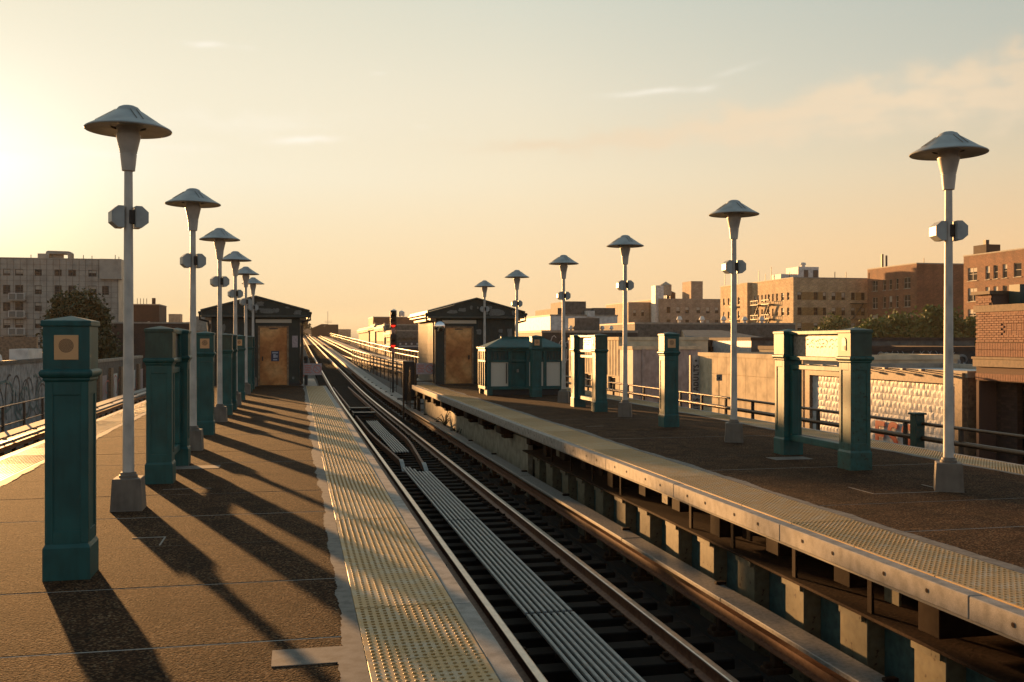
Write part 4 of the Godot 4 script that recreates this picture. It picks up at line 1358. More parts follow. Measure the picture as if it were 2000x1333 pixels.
func tree(label: String, at: Vector3, h: float, rx: float, lobes: int, leaves: int, leaf: float, m: Material, seed_: int, group := "", low := 0.3) -> void:
	var root := thing("street_tree", label, "tree", at, 0.0, group)
	var r := RandomNumberGenerator.new()
	r.seed = seed_
	put("trunk", tube_mesh([Vector3.ZERO, Vector3(0.1, h * 0.3, 0), Vector3(-0.05, h * 0.55, 0.1), Vector3(0.05, h * 0.85, 0)], h * 0.022, 8, h * 0.006), M.bark, root)
	var st := new_st()
	var limbs := new_st()
	for k in lobes:
		var a := r.randf() * TAU
		var f := (k + 0.5) / lobes
		var y := lerpf(h * low, h * 0.9, f)
		var spread := rx * (1.0 - 0.75 * pow(absf(f - 0.25), 1.3)) * sqrt(r.randf_range(0.1, 1.0)) * 0.78
		var c := Vector3(cos(a) * spread, y, sin(a) * spread)
		tube(limbs, [Vector3(0, y - h * 0.16, 0), c * Vector3(0.5, 1, 0.5) + Vector3(0, -h * 0.07, 0), c], h * 0.009, 5, h * 0.003)
		var lr := rx * r.randf_range(0.24, 0.42)
		for i in leaves / lobes:
			var d := Vector3(r.randfn(), r.randfn() * 0.8, r.randfn()).normalized() * lr * pow(r.randf(), 0.45)
			if r.randf() < 0.12:
				d *= 1.35
			var p := c + d
			var u := Vector3(r.randfn(), r.randfn(), r.randfn()).normalized() * leaf * r.randf_range(0.5, 1.1)
			var w := u.cross(Vector3(r.randfn(), r.randfn(), r.randfn())).normalized() * leaf * 0.42
			var shade := r.randf_range(0.72, 1.15)
			st.set_color(Color(shade, shade * r.randf_range(0.95, 1.05), shade * r.randf_range(0.8, 1.0)))
			tri(st, p - w, p + u * 0.5, p + w, d + Vector3(0, 0.1, 0))
			tri(st, p - w, p - u * 0.5, p + w, d + Vector3(0, 0.1, 0))
	put("limbs", limbs.commit(), M.bark, root)
	put("crown", st.commit(), m, root)

func rows(cols: Array, levels: Array) -> Array:
	var w := []
	for l in levels:
		for c in cols:
			w.append([c[0], l[0], c[1], l[1]])
	return w

func make_town_materials() -> void:
	M.roof_grey = mat(lin(0.12, 0.115, 0.11), 0.8, {"tex": "blotch", "scale": 0.12})
	M.stone = mat(lin(0.36, 0.32, 0.26), 0.7, {"tex": "blotch", "scale": 0.3})
	M.tile_grey = mat(lin(0.62, 0.56, 0.47), 0.5, {"tex": "blotch", "scale": 0.06, "detail": "grain", "dscale": 0.3})
	M.tile_joint = mat(lin(0.15, 0.135, 0.12), 0.7)
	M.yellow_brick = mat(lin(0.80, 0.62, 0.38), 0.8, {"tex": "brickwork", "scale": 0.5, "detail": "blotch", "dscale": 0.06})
	M.ochre_brick = mat(lin(0.40, 0.26, 0.10), 0.8, {"tex": "brickwork", "scale": 0.5})
	M.brown_brick = mat(lin(0.34, 0.155, 0.082), 0.8, {"tex": "brickwork", "scale": 0.5, "detail": "blotch", "dscale": 0.05})
	M.dark_brick = mat(lin(0.070, 0.036, 0.027), 0.8, {"tex": "brickwork", "scale": 0.5, "detail": "blotch", "dscale": 0.05})
	M.pale_brick = mat(lin(0.58, 0.46, 0.34), 0.8, {"tex": "brickwork", "scale": 0.5, "detail": "blotch", "dscale": 0.06})
	M.red_brick = mat(lin(0.40, 0.165, 0.10), 0.75, {"tex": "blotch", "scale": 0.8, "detail": "grain", "dscale": 1.5})
	M.red_brick2 = mat(lin(0.44, 0.20, 0.125), 0.75, {"tex": "blotch", "scale": 0.9, "detail": "grain", "dscale": 1.5})
	M.mortar = mat(lin(0.16, 0.09, 0.065), 0.85, {"tex": "grain", "scale": 1.0})
	M.brown_stone = mat(lin(0.17, 0.10, 0.055), 0.7, {"tex": "stain", "scale": 0.6})
	M.cream_panel = mat(lin(0.70, 0.58, 0.40), 0.8, {"spec": 0.2, "tex": "blotch", "scale": 0.2})
	M.mauve = mat(lin(0.52, 0.44, 0.41), 0.7, {"tex": "streak", "scale": 0.2, "stretch": 0.3, "detail": "blotch", "dscale": 0.15})
	M.white_wall = mat(lin(0.74, 0.71, 0.66), 0.6, {"tex": "blotch", "scale": 0.2})
	M.quilt = mat(lin(0.66, 0.64, 0.60), 0.5, {"tex": "blotch", "scale": 0.5, "spec": 0.4})
	M.brown_frame = mat(lin(0.30, 0.19, 0.11), 0.6, {"tex": "stain", "scale": 0.5})
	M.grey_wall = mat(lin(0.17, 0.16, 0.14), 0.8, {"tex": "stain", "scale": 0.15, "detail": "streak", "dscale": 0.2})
	M.graf_wall = mat(lin(0.48, 0.48, 0.47), 0.8, {"tex": "stain", "scale": 0.2, "detail": "blotch", "dscale": 0.1})
	M.dark_wall = mat(lin(0.05, 0.047, 0.045), 0.75, {"tex": "stain", "scale": 0.2})
	M.brown_roof = mat(lin(0.075, 0.045, 0.032), 0.8, {"tex": "stain", "scale": 0.2})
	M.spray_pale = mat(lin(0.36, 0.38, 0.38), 0.7)
	M.spray_dark = mat(lin(0.07, 0.065, 0.07), 0.7)
	M.spray_teal = mat(lin(0.10, 0.17, 0.17), 0.7)
	M.letter_red = mat(lin(0.62, 0.075, 0.03), 0.45)
	M.letter_dark = mat(lin(0.05, 0.05, 0.055), 0.5)
	M.sign_grey = mat(lin(0.52, 0.52, 0.51), 0.5, {"tex": "blotch", "scale": 0.5})
	M.navy = mat(lin(0.02, 0.025, 0.045), 0.5)
	M.awning = mat(lin(0.62, 0.55, 0.42), 0.6)
	M.leaf_stem = mat(lin(0.022, 0.026, 0.012), 0.7)
	M.bark = mat(lin(0.07, 0.05, 0.035), 0.9)
	for q in [["leaf_dark", 0.050, 0.060, 0.020], ["leaf_green", 0.10, 0.125, 0.026]]:
		var m := mat(lin(q[1], q[2], q[3]), 0.6)
		m.vertex_color_use_as_albedo = true
		m.backlight_enabled = true
		m.backlight = lin(q[1] * 1.6, q[2] * 1.6, q[3])
		M[q[0]] = m

func brick_texture() -> ImageTexture:   # far brickwork, courses too small to tell apart: 2 m square
	var im := Image.create(256, 256, false, Image.FORMAT_RGB8)
	var r := RandomNumberGenerator.new()
	r.seed = 77
	im.fill(Color(0.72, 0.70, 0.66))
	var rows_ := 26
	for y in rows_:
		var y0 := int(256.0 * y / rows_)
		var y1 := int(256.0 * (y + 1) / rows_) - 1
		for x in 9:
			var x0 := int(256.0 * (x + (0.5 if y % 2 else 0.0)) / 9.0)
			var k := r.randf_range(0.74, 1.0)
			var c := Color(k, k * r.randf_range(0.94, 1.0), k * r.randf_range(0.9, 1.0))
			im.fill_rect(Rect2i(x0 % 256, y0, 27, y1 - y0), c)
	return ImageTexture.create_from_image(im)

func build_far_town() -> void:
	# grey tiled apartment house across the tracks
	var lv := [[12.62, 13.75], [9.5, 11.06], [6.63, 8.11], [3.77, 5.25], [0.9, 2.4], [-2.2, -0.7], [-5.3, -3.8]]
	var cols := [[-48.14, -47.0], [-46.25, -45.0], [-43.2, -42.1], [-40.1, -38.95], [-37.9, -36.7], [-34.7, -33.4], [-32.5, -31.4]]
	var b := building("apartment_house", "grey tiled apartment house with balconies and a rounded roof arch", -50.6, -29.83, 181.5, 190.0, 15.6, M.tile_grey, {"front": rows(cols, lv)}, {"coping_mat": M.tile_grey, "category": "apartment house"})
	var st := new_st()
	var o := -b.position
	for k in 21:
		box(st, v(-50.6 + k * 1.03, 4.3, 181.46) + o, Vector3(0.05, 22.6, 0.04))
	for k in 25:
		box(st, v(-40.2, -6.6 + k * 0.92, 181.455) + o, Vector3(20.7, 0.04, 0.03))
	put("tile_joints", st.commit(), M.tile_joint, b)
	lump(b, "overhang", M.tile_grey, -32.8, -29.3, 180.9, 184.0, 12.2, 15.66)
	for y in [8.35, 5.4, 2.5]:
		lump(b, "balcony_floor", M.stone, -47.0, -44.5, 180.2, 181.5, y, y + 0.2)
		for x in [-47.0, -45.85, -44.6]:
			lump(b, "balcony_post", M.white_wall, x, x + 0.1, 180.2, 180.3, y + 0.2, y + 1.25)
		lump(b, "balcony_rail", M.white_wall, -47.0, -44.5, 180.2, 180.3, y + 1.2, y + 1.3)
		lump(b, "balcony_panel", M.patch, -46.9, -44.6, 180.27, 180.3, y + 0.25, y + 1.15)
	lump(b, "roof_house", M.tile_grey, -43.1, -41.8, 183.0, 187.0, 15.2, 16.55)
	var arch := []
	for q in [[-0.01, 0.0], [-0.01, 1.2], [0.12, 1.42], [0.35, 1.5], [3.55, 1.45], [3.8, 1.38], [4.0, 1.15], [4.02, 0.0], [3.45, 0.0], [3.42, 0.85], [3.3, 0.95], [0.6, 1.0], [0.5, 0.9], [0.5, 0.0]]:
		arch.append(Vector2(q[0] * 1.02, q[1]))
	st = new_st()
	for k in range(0, 7):
		var p0: Vector2 = arch[k]
		var p1: Vector2 = arch[k + 1]
		var q0: Vector2 = arch[13 - k]
		var q1: Vector2 = arch[12 - k]
		for z in [0.0, -2.0]:
			quad(st, Vector3(p0.x, p0.y, z), Vector3(p1.x, p1.y, z), Vector3(q1.x, q1.y, z), Vector3(q0.x, q0.y, z), Vector3(0, 0, 1 if z == 0.0 else -1))
		quad(st, Vector3(p0.x, p0.y, 0), Vector3(p1.x, p1.y, 0), Vector3(p1.x, p1.y, -2), Vector3(p0.x, p0.y, -2), Vector3(-(p1.y - p0.y), p1.x - p0.x, 0) * -1.0 if k == 3 and false else Vector3(p0.x - 2.0, 1.0, 0))
		quad(st, Vector3(q0.x, q0.y, 0), Vector3(q1.x, q1.y, 0), Vector3(q1.x, q1.y, -2), Vector3(q0.x, q0.y, -2), Vector3(2.0 - q0.x, -0.6, 0))
	put("roof_arch", st.commit(), M.tile_grey, b, v(-41.8, 15.55, 183.0) + o)
	lump(b, "arch_wall", M.tile_grey, -41.4, -39.2, 184.0, 184.4, 15.5, 16.6)
	for k in 5:
		rod(b, [-44.4, -36.0, -34.6, -30.8, -30.2][k], 184.0, 15.5, [16.4, 16.5, 16.4, 16.6, 16.3][k], 0.1)
	tree("dark broad tree before the grey tiled apartment house", v(-18.0, -7.0, 90.5), 13.2, 3.5, 60, 30000, 0.36, M.leaf_dark, 4, "", 0.42)
	b = building("corner_building", "small brown building with roof aerials beyond the grey tiled house", -32.6, -26.9, 210.5, 222.0, 8.95, M.dark_brick, {"front": [[-31.6, 1.6, -30.4, 5.6], [-29.2, 4.6, -28.6, 5.6]]}, {})
	for x in [-31.3, -30.7, -30.1, -29.5]:
		rod(b, x, 212.0, 8.5, 10.2, 0.1)
	lump(b, "chimney", M.dark_brick, -28.5, -27.9, 212.0, 213.0, 8.5, 10.3)
	building("long_shed", "long dark brick shed wall running up to the poster-door hut", -26.0, -9.2, 140.0, 150.0, 4.05, M.dark_brick, {}, {})
	b = building("roof_block", "pale plastered block peeping out beside the poster-door hut", -10.3, -7.6, 104.0, 110.0, 2.75, M.pale_brick, {}, {})
	lump(b, "stair_head", M.stone, -10.0, -8.9, 105.0, 108.0, 2.3, 4.1)
	for k in 7:
		building("far_block", "faint low block on the hazy skyline between the lamp poles", -96.0 + k * 8.5, -90.5 + k * 8.5, 520.0, 530.0, [7.5, 9.5, 11.5, 9.0, 12.0, 8.0, 10.0][k] + 3.0, M.pale_brick, {}, {"group": "faint skyline blocks"})
	# low buildings along the street below, beyond the wire railing
	b = building("graffiti_shop", "low shop wall covered in dark curling graffiti under pale roof clutter", -24.0, -14.0, 40.0, 72.0, 0.55, M.graf_wall, {}, {"right": M.graf_wall, "coping_mat": M.grey_wall})
	scrawl(b, v(-13.99, -2.6, 44.0), PI * 0.5, 22.0, 2.6, 15, 0.09, M.spray_dark, 21)
	scrawl(b, v(-13.985, -2.5, 46.0), PI * 0.5, 18.0, 2.2, 9, 0.14, M.spray_teal, 25)
	lump(b, "roof_box", M.white_wall, -15.6, -14.6, 60.0, 63.0, 0.05, 1.15)
	lump(b, "roof_box", M.stone, -15.6, -14.3, 66.0, 69.0, 0.05, 0.9)
	put("roof_dome", lathe_mesh([[1.5, 0.0], [1.42, 0.35], [1.05, 0.72], [0.5, 0.9], [0.0, 0.95]], 20), M.white_wall, b, v(-16.4, 0.5, 56.0) - b.position)
	lump(b, "roof_wall", M.brown_frame, -19.4, -15.6, 66.0, 66.4, 0.05, 1.85)
	b = building("poster_shop", "low shop with brown piers and torn pale posters past the graffiti wall", -22.0, -13.6, 73.0, 95.0, 0.2, M.grey_wall, {}, {})
	for k in 5:
		lump(b, "pier", M.brown_frame, -13.65, -13.4, 74.0 + k * 4.4, 75.0 + k * 4.4, -7.0, -0.4)
		lump(b, "poster", M.white_wall if k % 2 else M.notice, -13.6, -13.57, 75.6 + k * 4.4, 77.6 + k * 4.4, -3.0, -0.9)
	scrawl(b, v(-13.55, -2.8, 75.0), PI * 0.5, 18.0, 1.6, 10, 0.1, M.sign_red, 31)
	b = building("awning_kiosk", "low tan kiosk roof with a raised rim below the wire railing", -18.0, -11.5, 26.0, 38.5, -1.4, M.brown_frame, {}, {"coping_mat": M.stone})

	# yellow brick apartment house
	var left_cols := [[206.3, 205.3], [203.8, 203.0], [198.8, 197.7], [196.6, 195.9], [191.0, 190.2], [189.6, 188.7], [187.7, 187.0], [186.1, 185.4], [184.8, 183.9], [183.0, 182.3], [181.3, 180.5], [179.2, 178.0], [176.8, 175.9]]
	var front_cols := [[93.7, 94.6], [97.1, 98.0], [99.05, 99.75], [100.9, 101.8], [103.0, 103.8], [105.05, 105.9], [107.2, 108.0]]
	var lv3 := [[9.5, 11.0], [6.55, 8.05], [3.6, 5.1], [0.65, 2.15]]
	b = building("apartment_house", "yellow brick apartment house with ochre bands, fire escapes and a white roof hut", 92.84, 108.6, 174.3, 207.7, 13.75, M.yellow_brick, {"left": rows(left_cols, lv3), "front": rows(front_cols, lv3)}, {"category": "apartment house", "frame": M.frame_dark})
	for l in lv3:
		for x in [[94.65, 97.05], [98.05, 99.0], [101.85, 102.95], [105.95, 107.15]]:
			lump(b, "ochre_band", M.ochre_brick, x[0], x[1], 174.24, 174.3, l[0], l[1])
	lump(b, "bay", M.yellow_brick, 91.9, 92.84, 192.2, 195.6, -7.0, 13.78)
	for y in [8.9, 5.95, 2.95]:
		for s in [182.2, 187.0, 197.2]:
			lump(b, "fire_escape_floor", M.frame_dark, 91.7, 92.84, s, s + 3.4, y, y + 0.12)
			lump(b, "fire_escape_rail", M.frame_dark, 91.7, 91.76, s, s + 3.4, y + 0.85, y + 0.95)
			for k in 5:
				lump(b, "fire_escape_bar", M.frame_dark, 91.7, 91.76, s + k * 0.82, s + k * 0.82 + 0.06, y, y + 0.9)
			put("fire_escape_ladder", bar_mesh(v(92.1, y, s + 0.4) - b.position, v(92.1, y - 2.9, s + 2.6) - b.position, 0.35, 0.08), M.frame_dark, b)
	for y in [7.4, 4.4]:
		lump(b, "fire_escape_floor", M.frame_dark, 104.8, 108.4, 173.2, 174.3, y + 1.4, y + 1.5)
		put("fire_escape_ladder", bar_mesh(v(105.0, y - 1.5, 173.6) - b.position, v(107.2, y + 1.4, 173.6) - b.position, 0.5, 0.08), M.frame_dark, b)
	lump(b, "roof_hut", M.white_wall, 96.4, 100.8, 179.0, 184.0, 13.3, 16.2)
	lump(b, "roof_hut_door", M.frame_dark, 97.6, 98.5, 178.9, 179.0, 13.8, 15.6)
	lump(b, "roof_hut_door", M.frame_dark, 99.6, 100.6, 178.9, 179.0, 13.8, 15.6)
	lump(b, "roof_shed", M.white_wall, 93.2, 96.4, 180.0, 184.0, 13.3, 14.8)
	put("roof_fan", lathe_mesh([[0.4, 0], [0.4, 0.5], [0.62, 0.55], [0.5, 0.95], [0.0, 1.05]], 14), M.white_wall, b, v(98.5, 16.2, 181.0) - b.position)
	for q in [[92.95, 205.5], [92.95, 199.0], [92.95, 189.0], [92.95, 186.0], [92.95, 183.5], [94.0, 178.0], [102.6, 176.0], [105.0, 176.0]]:
		rod(b, q[0], q[1], 13.3, 15.1 + 0.9 * fmod(q[1], 2.0), 0.1)
	b = building("apartment_house", "plain brown brick block with a blank shaded end wall behind leafy trees", 106.7, 117.2, 155.9, 171.3, 15.3, M.brown_brick, {"left": rows([[169.75, 167.9], [166.25, 165.2], [164.3, 163.3], [162.2, 161.3], [159.7, 157.7]], [[11.0, 13.0], [7.7, 9.85], [4.3, 6.5], [1.0, 3.2]])}, {"category": "apartment house", "sill": M.stone, "frame": M.frame_pale})
	rod(b, 107.5, 167.5, 14.8, 17.9, 0.35)
	rod(b, 107.9, 166.8, 14.8, 17.6, 0.25)
	rod(b, 111.0, 160.0, 14.8, 16.6, 0.1)
	b = building("apartment_house", "brown brick block with paired pale sash windows rising behind the low brick shop", 103.65, 122.0, 108.0, 139.2, 15.1, M.brown_brick, {"left": rows([[138.2, 136.0], [134.1, 133.1], [132.3, 131.3], [130.3, 129.3], [127.9, 126.3], [124.8, 123.8], [122.0, 121.0], [119.0, 117.0]], [[11.05, 13.1], [7.8, 9.9], [4.5, 6.6], [1.2, 3.3]])}, {"category": "apartment house", "sill": M.stone, "frame": M.frame_pale})
	lump(b, "stair_head", M.dark_brick, 104.5, 107.0, 135.0, 138.0, 14.6, 16.6)
	rod(b, 105.5, 136.0, 16.6, 17.4, 0.6)
	for q in [[74.5, 118.0, 11.8, 4.0], [78.5, 117.0, 12.6, 4.4], [82.5, 116.0, 13.6, 4.2], [86.5, 115.0, 12.0, 4.0], [90.5, 114.0, 11.0, 4.0], [93.0, 160.0, 13.2, 4.5]]:
		tree("leafy green street tree before the brown brick blocks", v(q[0], -7.0, q[1]), q[2], q[3], 34, 9000, 0.5, M.leaf_green, int(q[0] * 10), "street trees before the brown blocks", 0.4)
	# pale brick block with roof tanks
	b = building("apartment_house", "pale brick block with a water tank and tall stair towers on its roof", 89.2, 106.5, 236.0, 262.0, 12.2, M.pale_brick, {"front": rows([[91.0, 92.0], [93.6, 94.6], [96.0, 97.0], [99.0, 100.0], [101.6, 102.6], [104.0, 105.0]], [[8.6, 10.2], [5.4, 7.0], [2.2, 3.8]]), "left": rows([[260.0, 259.0], [256.5, 255.5], [253.0, 252.0], [249.0, 248.0], [245.0, 244.0], [240.0, 239.0]], [[8.6, 10.2], [5.4, 7.0], [2.2, 3.8]])}, {"category": "apartment house"})
	lump(b, "chimney_stack", M.white_wall, 88.4, 90.6, 237.0, 240.0, -7.0, 15.6)
	lump(b, "stair_tower", M.pale_brick, 99.2, 102.4, 240.0, 246.0, 11.7, 17.0)
	water_tank(b, 94.6, 246.0, 11.7, 17.2, 1.5, M.stone)
	water_tank(b, 97.6, 250.0, 11.7, 15.0, 1.2, M.dark_brick)
	building("apartment_house", "lower pale block at the foot of the tank-topped block", 83.3, 89.0, 243.0, 262.0, 11.5, M.pale_brick, {"front": rows([[84.6, 85.4], [86.8, 87.6]], [[8.0, 9.6], [4.8, 6.4]])}, {"category": "apartment house"})
	# stepped white works
	b = building("works_building", "stepped white works with a grey upper box on its roof", 33.5, 43.0, 130.0, 150.0, 5.1, M.white_wall, {}, {"category": "factory"})
	lump(b, "upper_storey", M.grey_wall, 34.8, 39.6, 131.0, 144.0, 4.6, 6.1)
	lump(b, "upper_storey", M.grey_wall, 39.9, 43.0, 131.0, 144.0, 4.6, 6.15)
	lump(b, "tower_box", M.grey_wall, 36.4, 39.4, 133.0, 141.0, 6.1, 7.1)
	lump(b, "roof_unit", M.white_wall, 38.6, 39.6, 129.5, 131.0, 4.9, 5.7)
	b = building("low_yard_building", "low grey yard wall with small square windows below the tank-topped block", 35.0, 53.5, 100.0, 125.0, 3.5, M.grey_wall, {"front": [[35.8, 1.0, 36.7, 2.0], [38.2, 1.0, 39.1, 2.0], [40.6, 1.1, 41.4, 2.0], [46.0, 1.0, 47.0, 2.0]]}, {})
	lump(b, "graffiti_board", M.cream_panel, 40.2, 40.8, 99.5, 99.9, 1.3, 2.75)  # sunlit end of the board, its light painted as a cream strip
	lump(b, "graffiti_board", M.spray_pale, 40.85, 44.2, 99.5, 99.9, 1.25, 2.7)
	scrawl(b, v(40.9, 1.3, 99.49), 0.0, 3.2, 1.3, 8, 0.08, M.spray_dark, 51)
	for q in [40.4, 43.0, 45.5, 48.0, 50.0]:
		put("roof_vent", lathe_mesh([[0.18, 0], [0.18, 0.5], [0.34, 0.6], [0.2, 0.95], [0.0, 1.0]], 10), M.white_wall, b, v(q, 3.3, 101.0) - b.position)
	b = building("graffiti_yard_wall", "dark low building with pale graffiti lettering behind the lamp and cabinet", 19.9, 28.2, 80.0, 97.0, 2.42, M.dark_wall, {}, {})
	scrawl(b, v(20.2, -0.6, 79.99), 0.0, 5.6, 2.7, 11, 0.07, M.spray_pale, 61)
	scrawl(b, v(20.4, -3.0, 79.985), 0.0, 5.0, 2.0, 8, 0.06, M.spray_teal, 63)
	lump(b, "roof_fan_box", M.grey_wall, 23.0, 25.2, 81.0, 83.0, 2.0, 3.55)
	for q in [22.4, 22.8, 25.6, 26.4]:
		put("roof_vent", lathe_mesh([[0.1, 0], [0.1, 0.3], [0.22, 0.35], [0.12, 0.6], [0.0, 0.62]], 10), M.white_wall, b, v(q, 2.3, 81.5) - b.position)
	b = building("brown_roofed_building", "low building with a dark brown roof band behind the mauve wall", 24.4, 34.0, 64.0, 78.0, 1.6, M.brown_roof, {}, {"roof": M.brown_roof, "coping_mat": M.brown_roof})
	lump(b, "roof_band", M.rusty, 24.3, 34.0, 63.8, 64.0, 0.9, 1.2)
	var sl := new_st()
	quad(sl, v(27.0, 1.6, 66) - b.position, v(34.5, 1.6, 66) - b.position, v(34.5, 2.5, 77) - b.position, v(31.0, 2.5, 77) - b.position, Vector3(0, 1, 1))
	put("sloping_roof", sl.commit(), M.grey_wall, b)
	# row of old shops beside the line, sunlit fronts
	var names := ["sunlit shop front with dark cornice brackets beside the line", "taller sunlit shop row with a bracketed cornice along the line", "narrow sunlit pilaster-fronted house in the row along the line", "distant dark shop block at the far end of the row"]
	var lots := [[166.3, 182.0, 3.35], [182.4, 204.0, 4.6], [204.4, 222.0, 5.0], [222.4, 262.0, 4.7]]
	for k in 4:
		var q: Array = lots[k]
		var cs := []
		var x: float = q[0] + 1.2
		while x < q[1] - 1.6:
			cs.append([x, x + 1.1])
			x += 2.6
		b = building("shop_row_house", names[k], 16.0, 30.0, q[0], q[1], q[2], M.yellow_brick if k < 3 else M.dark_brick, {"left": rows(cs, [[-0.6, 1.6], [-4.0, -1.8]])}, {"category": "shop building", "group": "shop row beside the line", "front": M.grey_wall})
		lump(b, "cornice", M.stone, 15.5, 16.0, q[0], q[1], q[2] - 0.6, q[2] - 0.25)
		x = q[0] + 0.3
		while x < q[1]:
			lump(b, "bracket", M.frame_dark, 15.55, 16.0, x, x + 0.35, q[2] - 1.1, q[2] - 0.6)
			x += 1.3
		lump(b, "pilaster", M.stone, 15.7, 16.0, q[0] + 0.02, q[0] + 0.6, -7.0, q[2] + 0.3)
		if k == 0:
			lump(b, "shop_sign", M.navy, 16.3, 20.4, 166.18, 166.28, 0.35, 1.5)
			var logos := new_st()
			for i in 4:
				box(logos, v(17.0 + i * 0.95, 1.12, 166.16) - b.position, Vector3(0.3, 0.3, 0.02))
			box(logos, v(18.4, 0.72, 166.16) - b.position, Vector3(3.3, 0.22, 0.02))
			put("sign_marks", logos.commit(), M.spray_pale, b)
			lump(b, "shop_front", M.dark_brick, 16.3, 20.4, 166.2, 166.28, -3.2, 0.3)
			lump(b, "cornice", M.grey_wall, 15.9, 21.0, 165.8, 166.25, 2.1, 2.4)
			put("awning", sweep_mesh([Vector2(0, 0), Vector2(-1.3, -1.0), Vector2(-1.3, -1.08), Vector2(0, -0.1)], [v(15.98, 1.3, 168.0) - b.position, v(15.98, 1.3, 179.0) - b.position]), M.awning, b)
	b = building("apartment_house", "red brick block with two roof tanks above the shop row", 19.4, 34.0, 258.0, 275.0, 7.8, M.brown_brick, {}, {"category": "apartment house"})
	water_tank(b, 24.9, 260.0, 7.3, 10.0, 0.8, M.white_wall)
	water_tank(b, 26.9, 260.0, 7.3, 9.6, 0.8, M.white_wall)
	lump(b, "roof_unit", M.white_wall, 29.0, 30.2, 259.0, 260.0, 7.3, 8.2)
	# far station on the rise
	b = thing("distant_station", "distant dark station shelter with an aerial on the rise of the line", "station", v(9.3, 3.2, 335.0))
	for q in [[-4.2, 4.4, 0.0, 2.6], [0.6, 4.4, 2.6, 3.9], [-3.0, 0.6, 2.6, 3.3]]:
		part("shelter_wall", b, M.brown_roof, Vector3(q[0], q[2], -20), Vector3(q[1], q[3], 0))
	put("shelter_roof", sweep_mesh([Vector2(-4.6, 2.5), Vector2(-1.2, 4.0), Vector2(0.9, 4.0), Vector2(0.9, 3.8), Vector2(-4.6, 2.3)], [Vector3(0, 0, 0.3), Vector3(0, 0, -20)]), M.brown_roof, b)
	put("aerial", tube_mesh([Vector3(1.0, 3.9, -1), Vector3(1.0, 8.2, -1)], 0.07, 6), M.frame_dark, b)
	for y in [5.0, 4.5]:
		put("aerial_arm", bar_mesh(Vector3(0.0, y, -1), Vector3(2.4, y, -1), 0.08), M.frame_dark, b)
	for q in [[640.0, 14.0, 40.0, 9.0], [760.0, -40.0, 90.0, 11.0], [900.0, 90.0, 130.0, 16.0]]:
		building("far_block", "faint low block on the hazy skyline at the end of the line", q[1], q[1] + q[2] - 20.0, q[0], q[0] + 20.0, q[3], M.pale_brick, {}, {"group": "skyline at the end of the line"})
	for k in 8:
		tree("hazy dark tree at the end of the line", v(-22.0 + k * 3.4, -7.0, 380.0 + 14.0 * (k % 3)), 19.0 + (k * 5 % 4), 4.6, 16, 1400, 1.2, M.leaf_dark, 300 + k, "trees at the end of the line", 0.3)

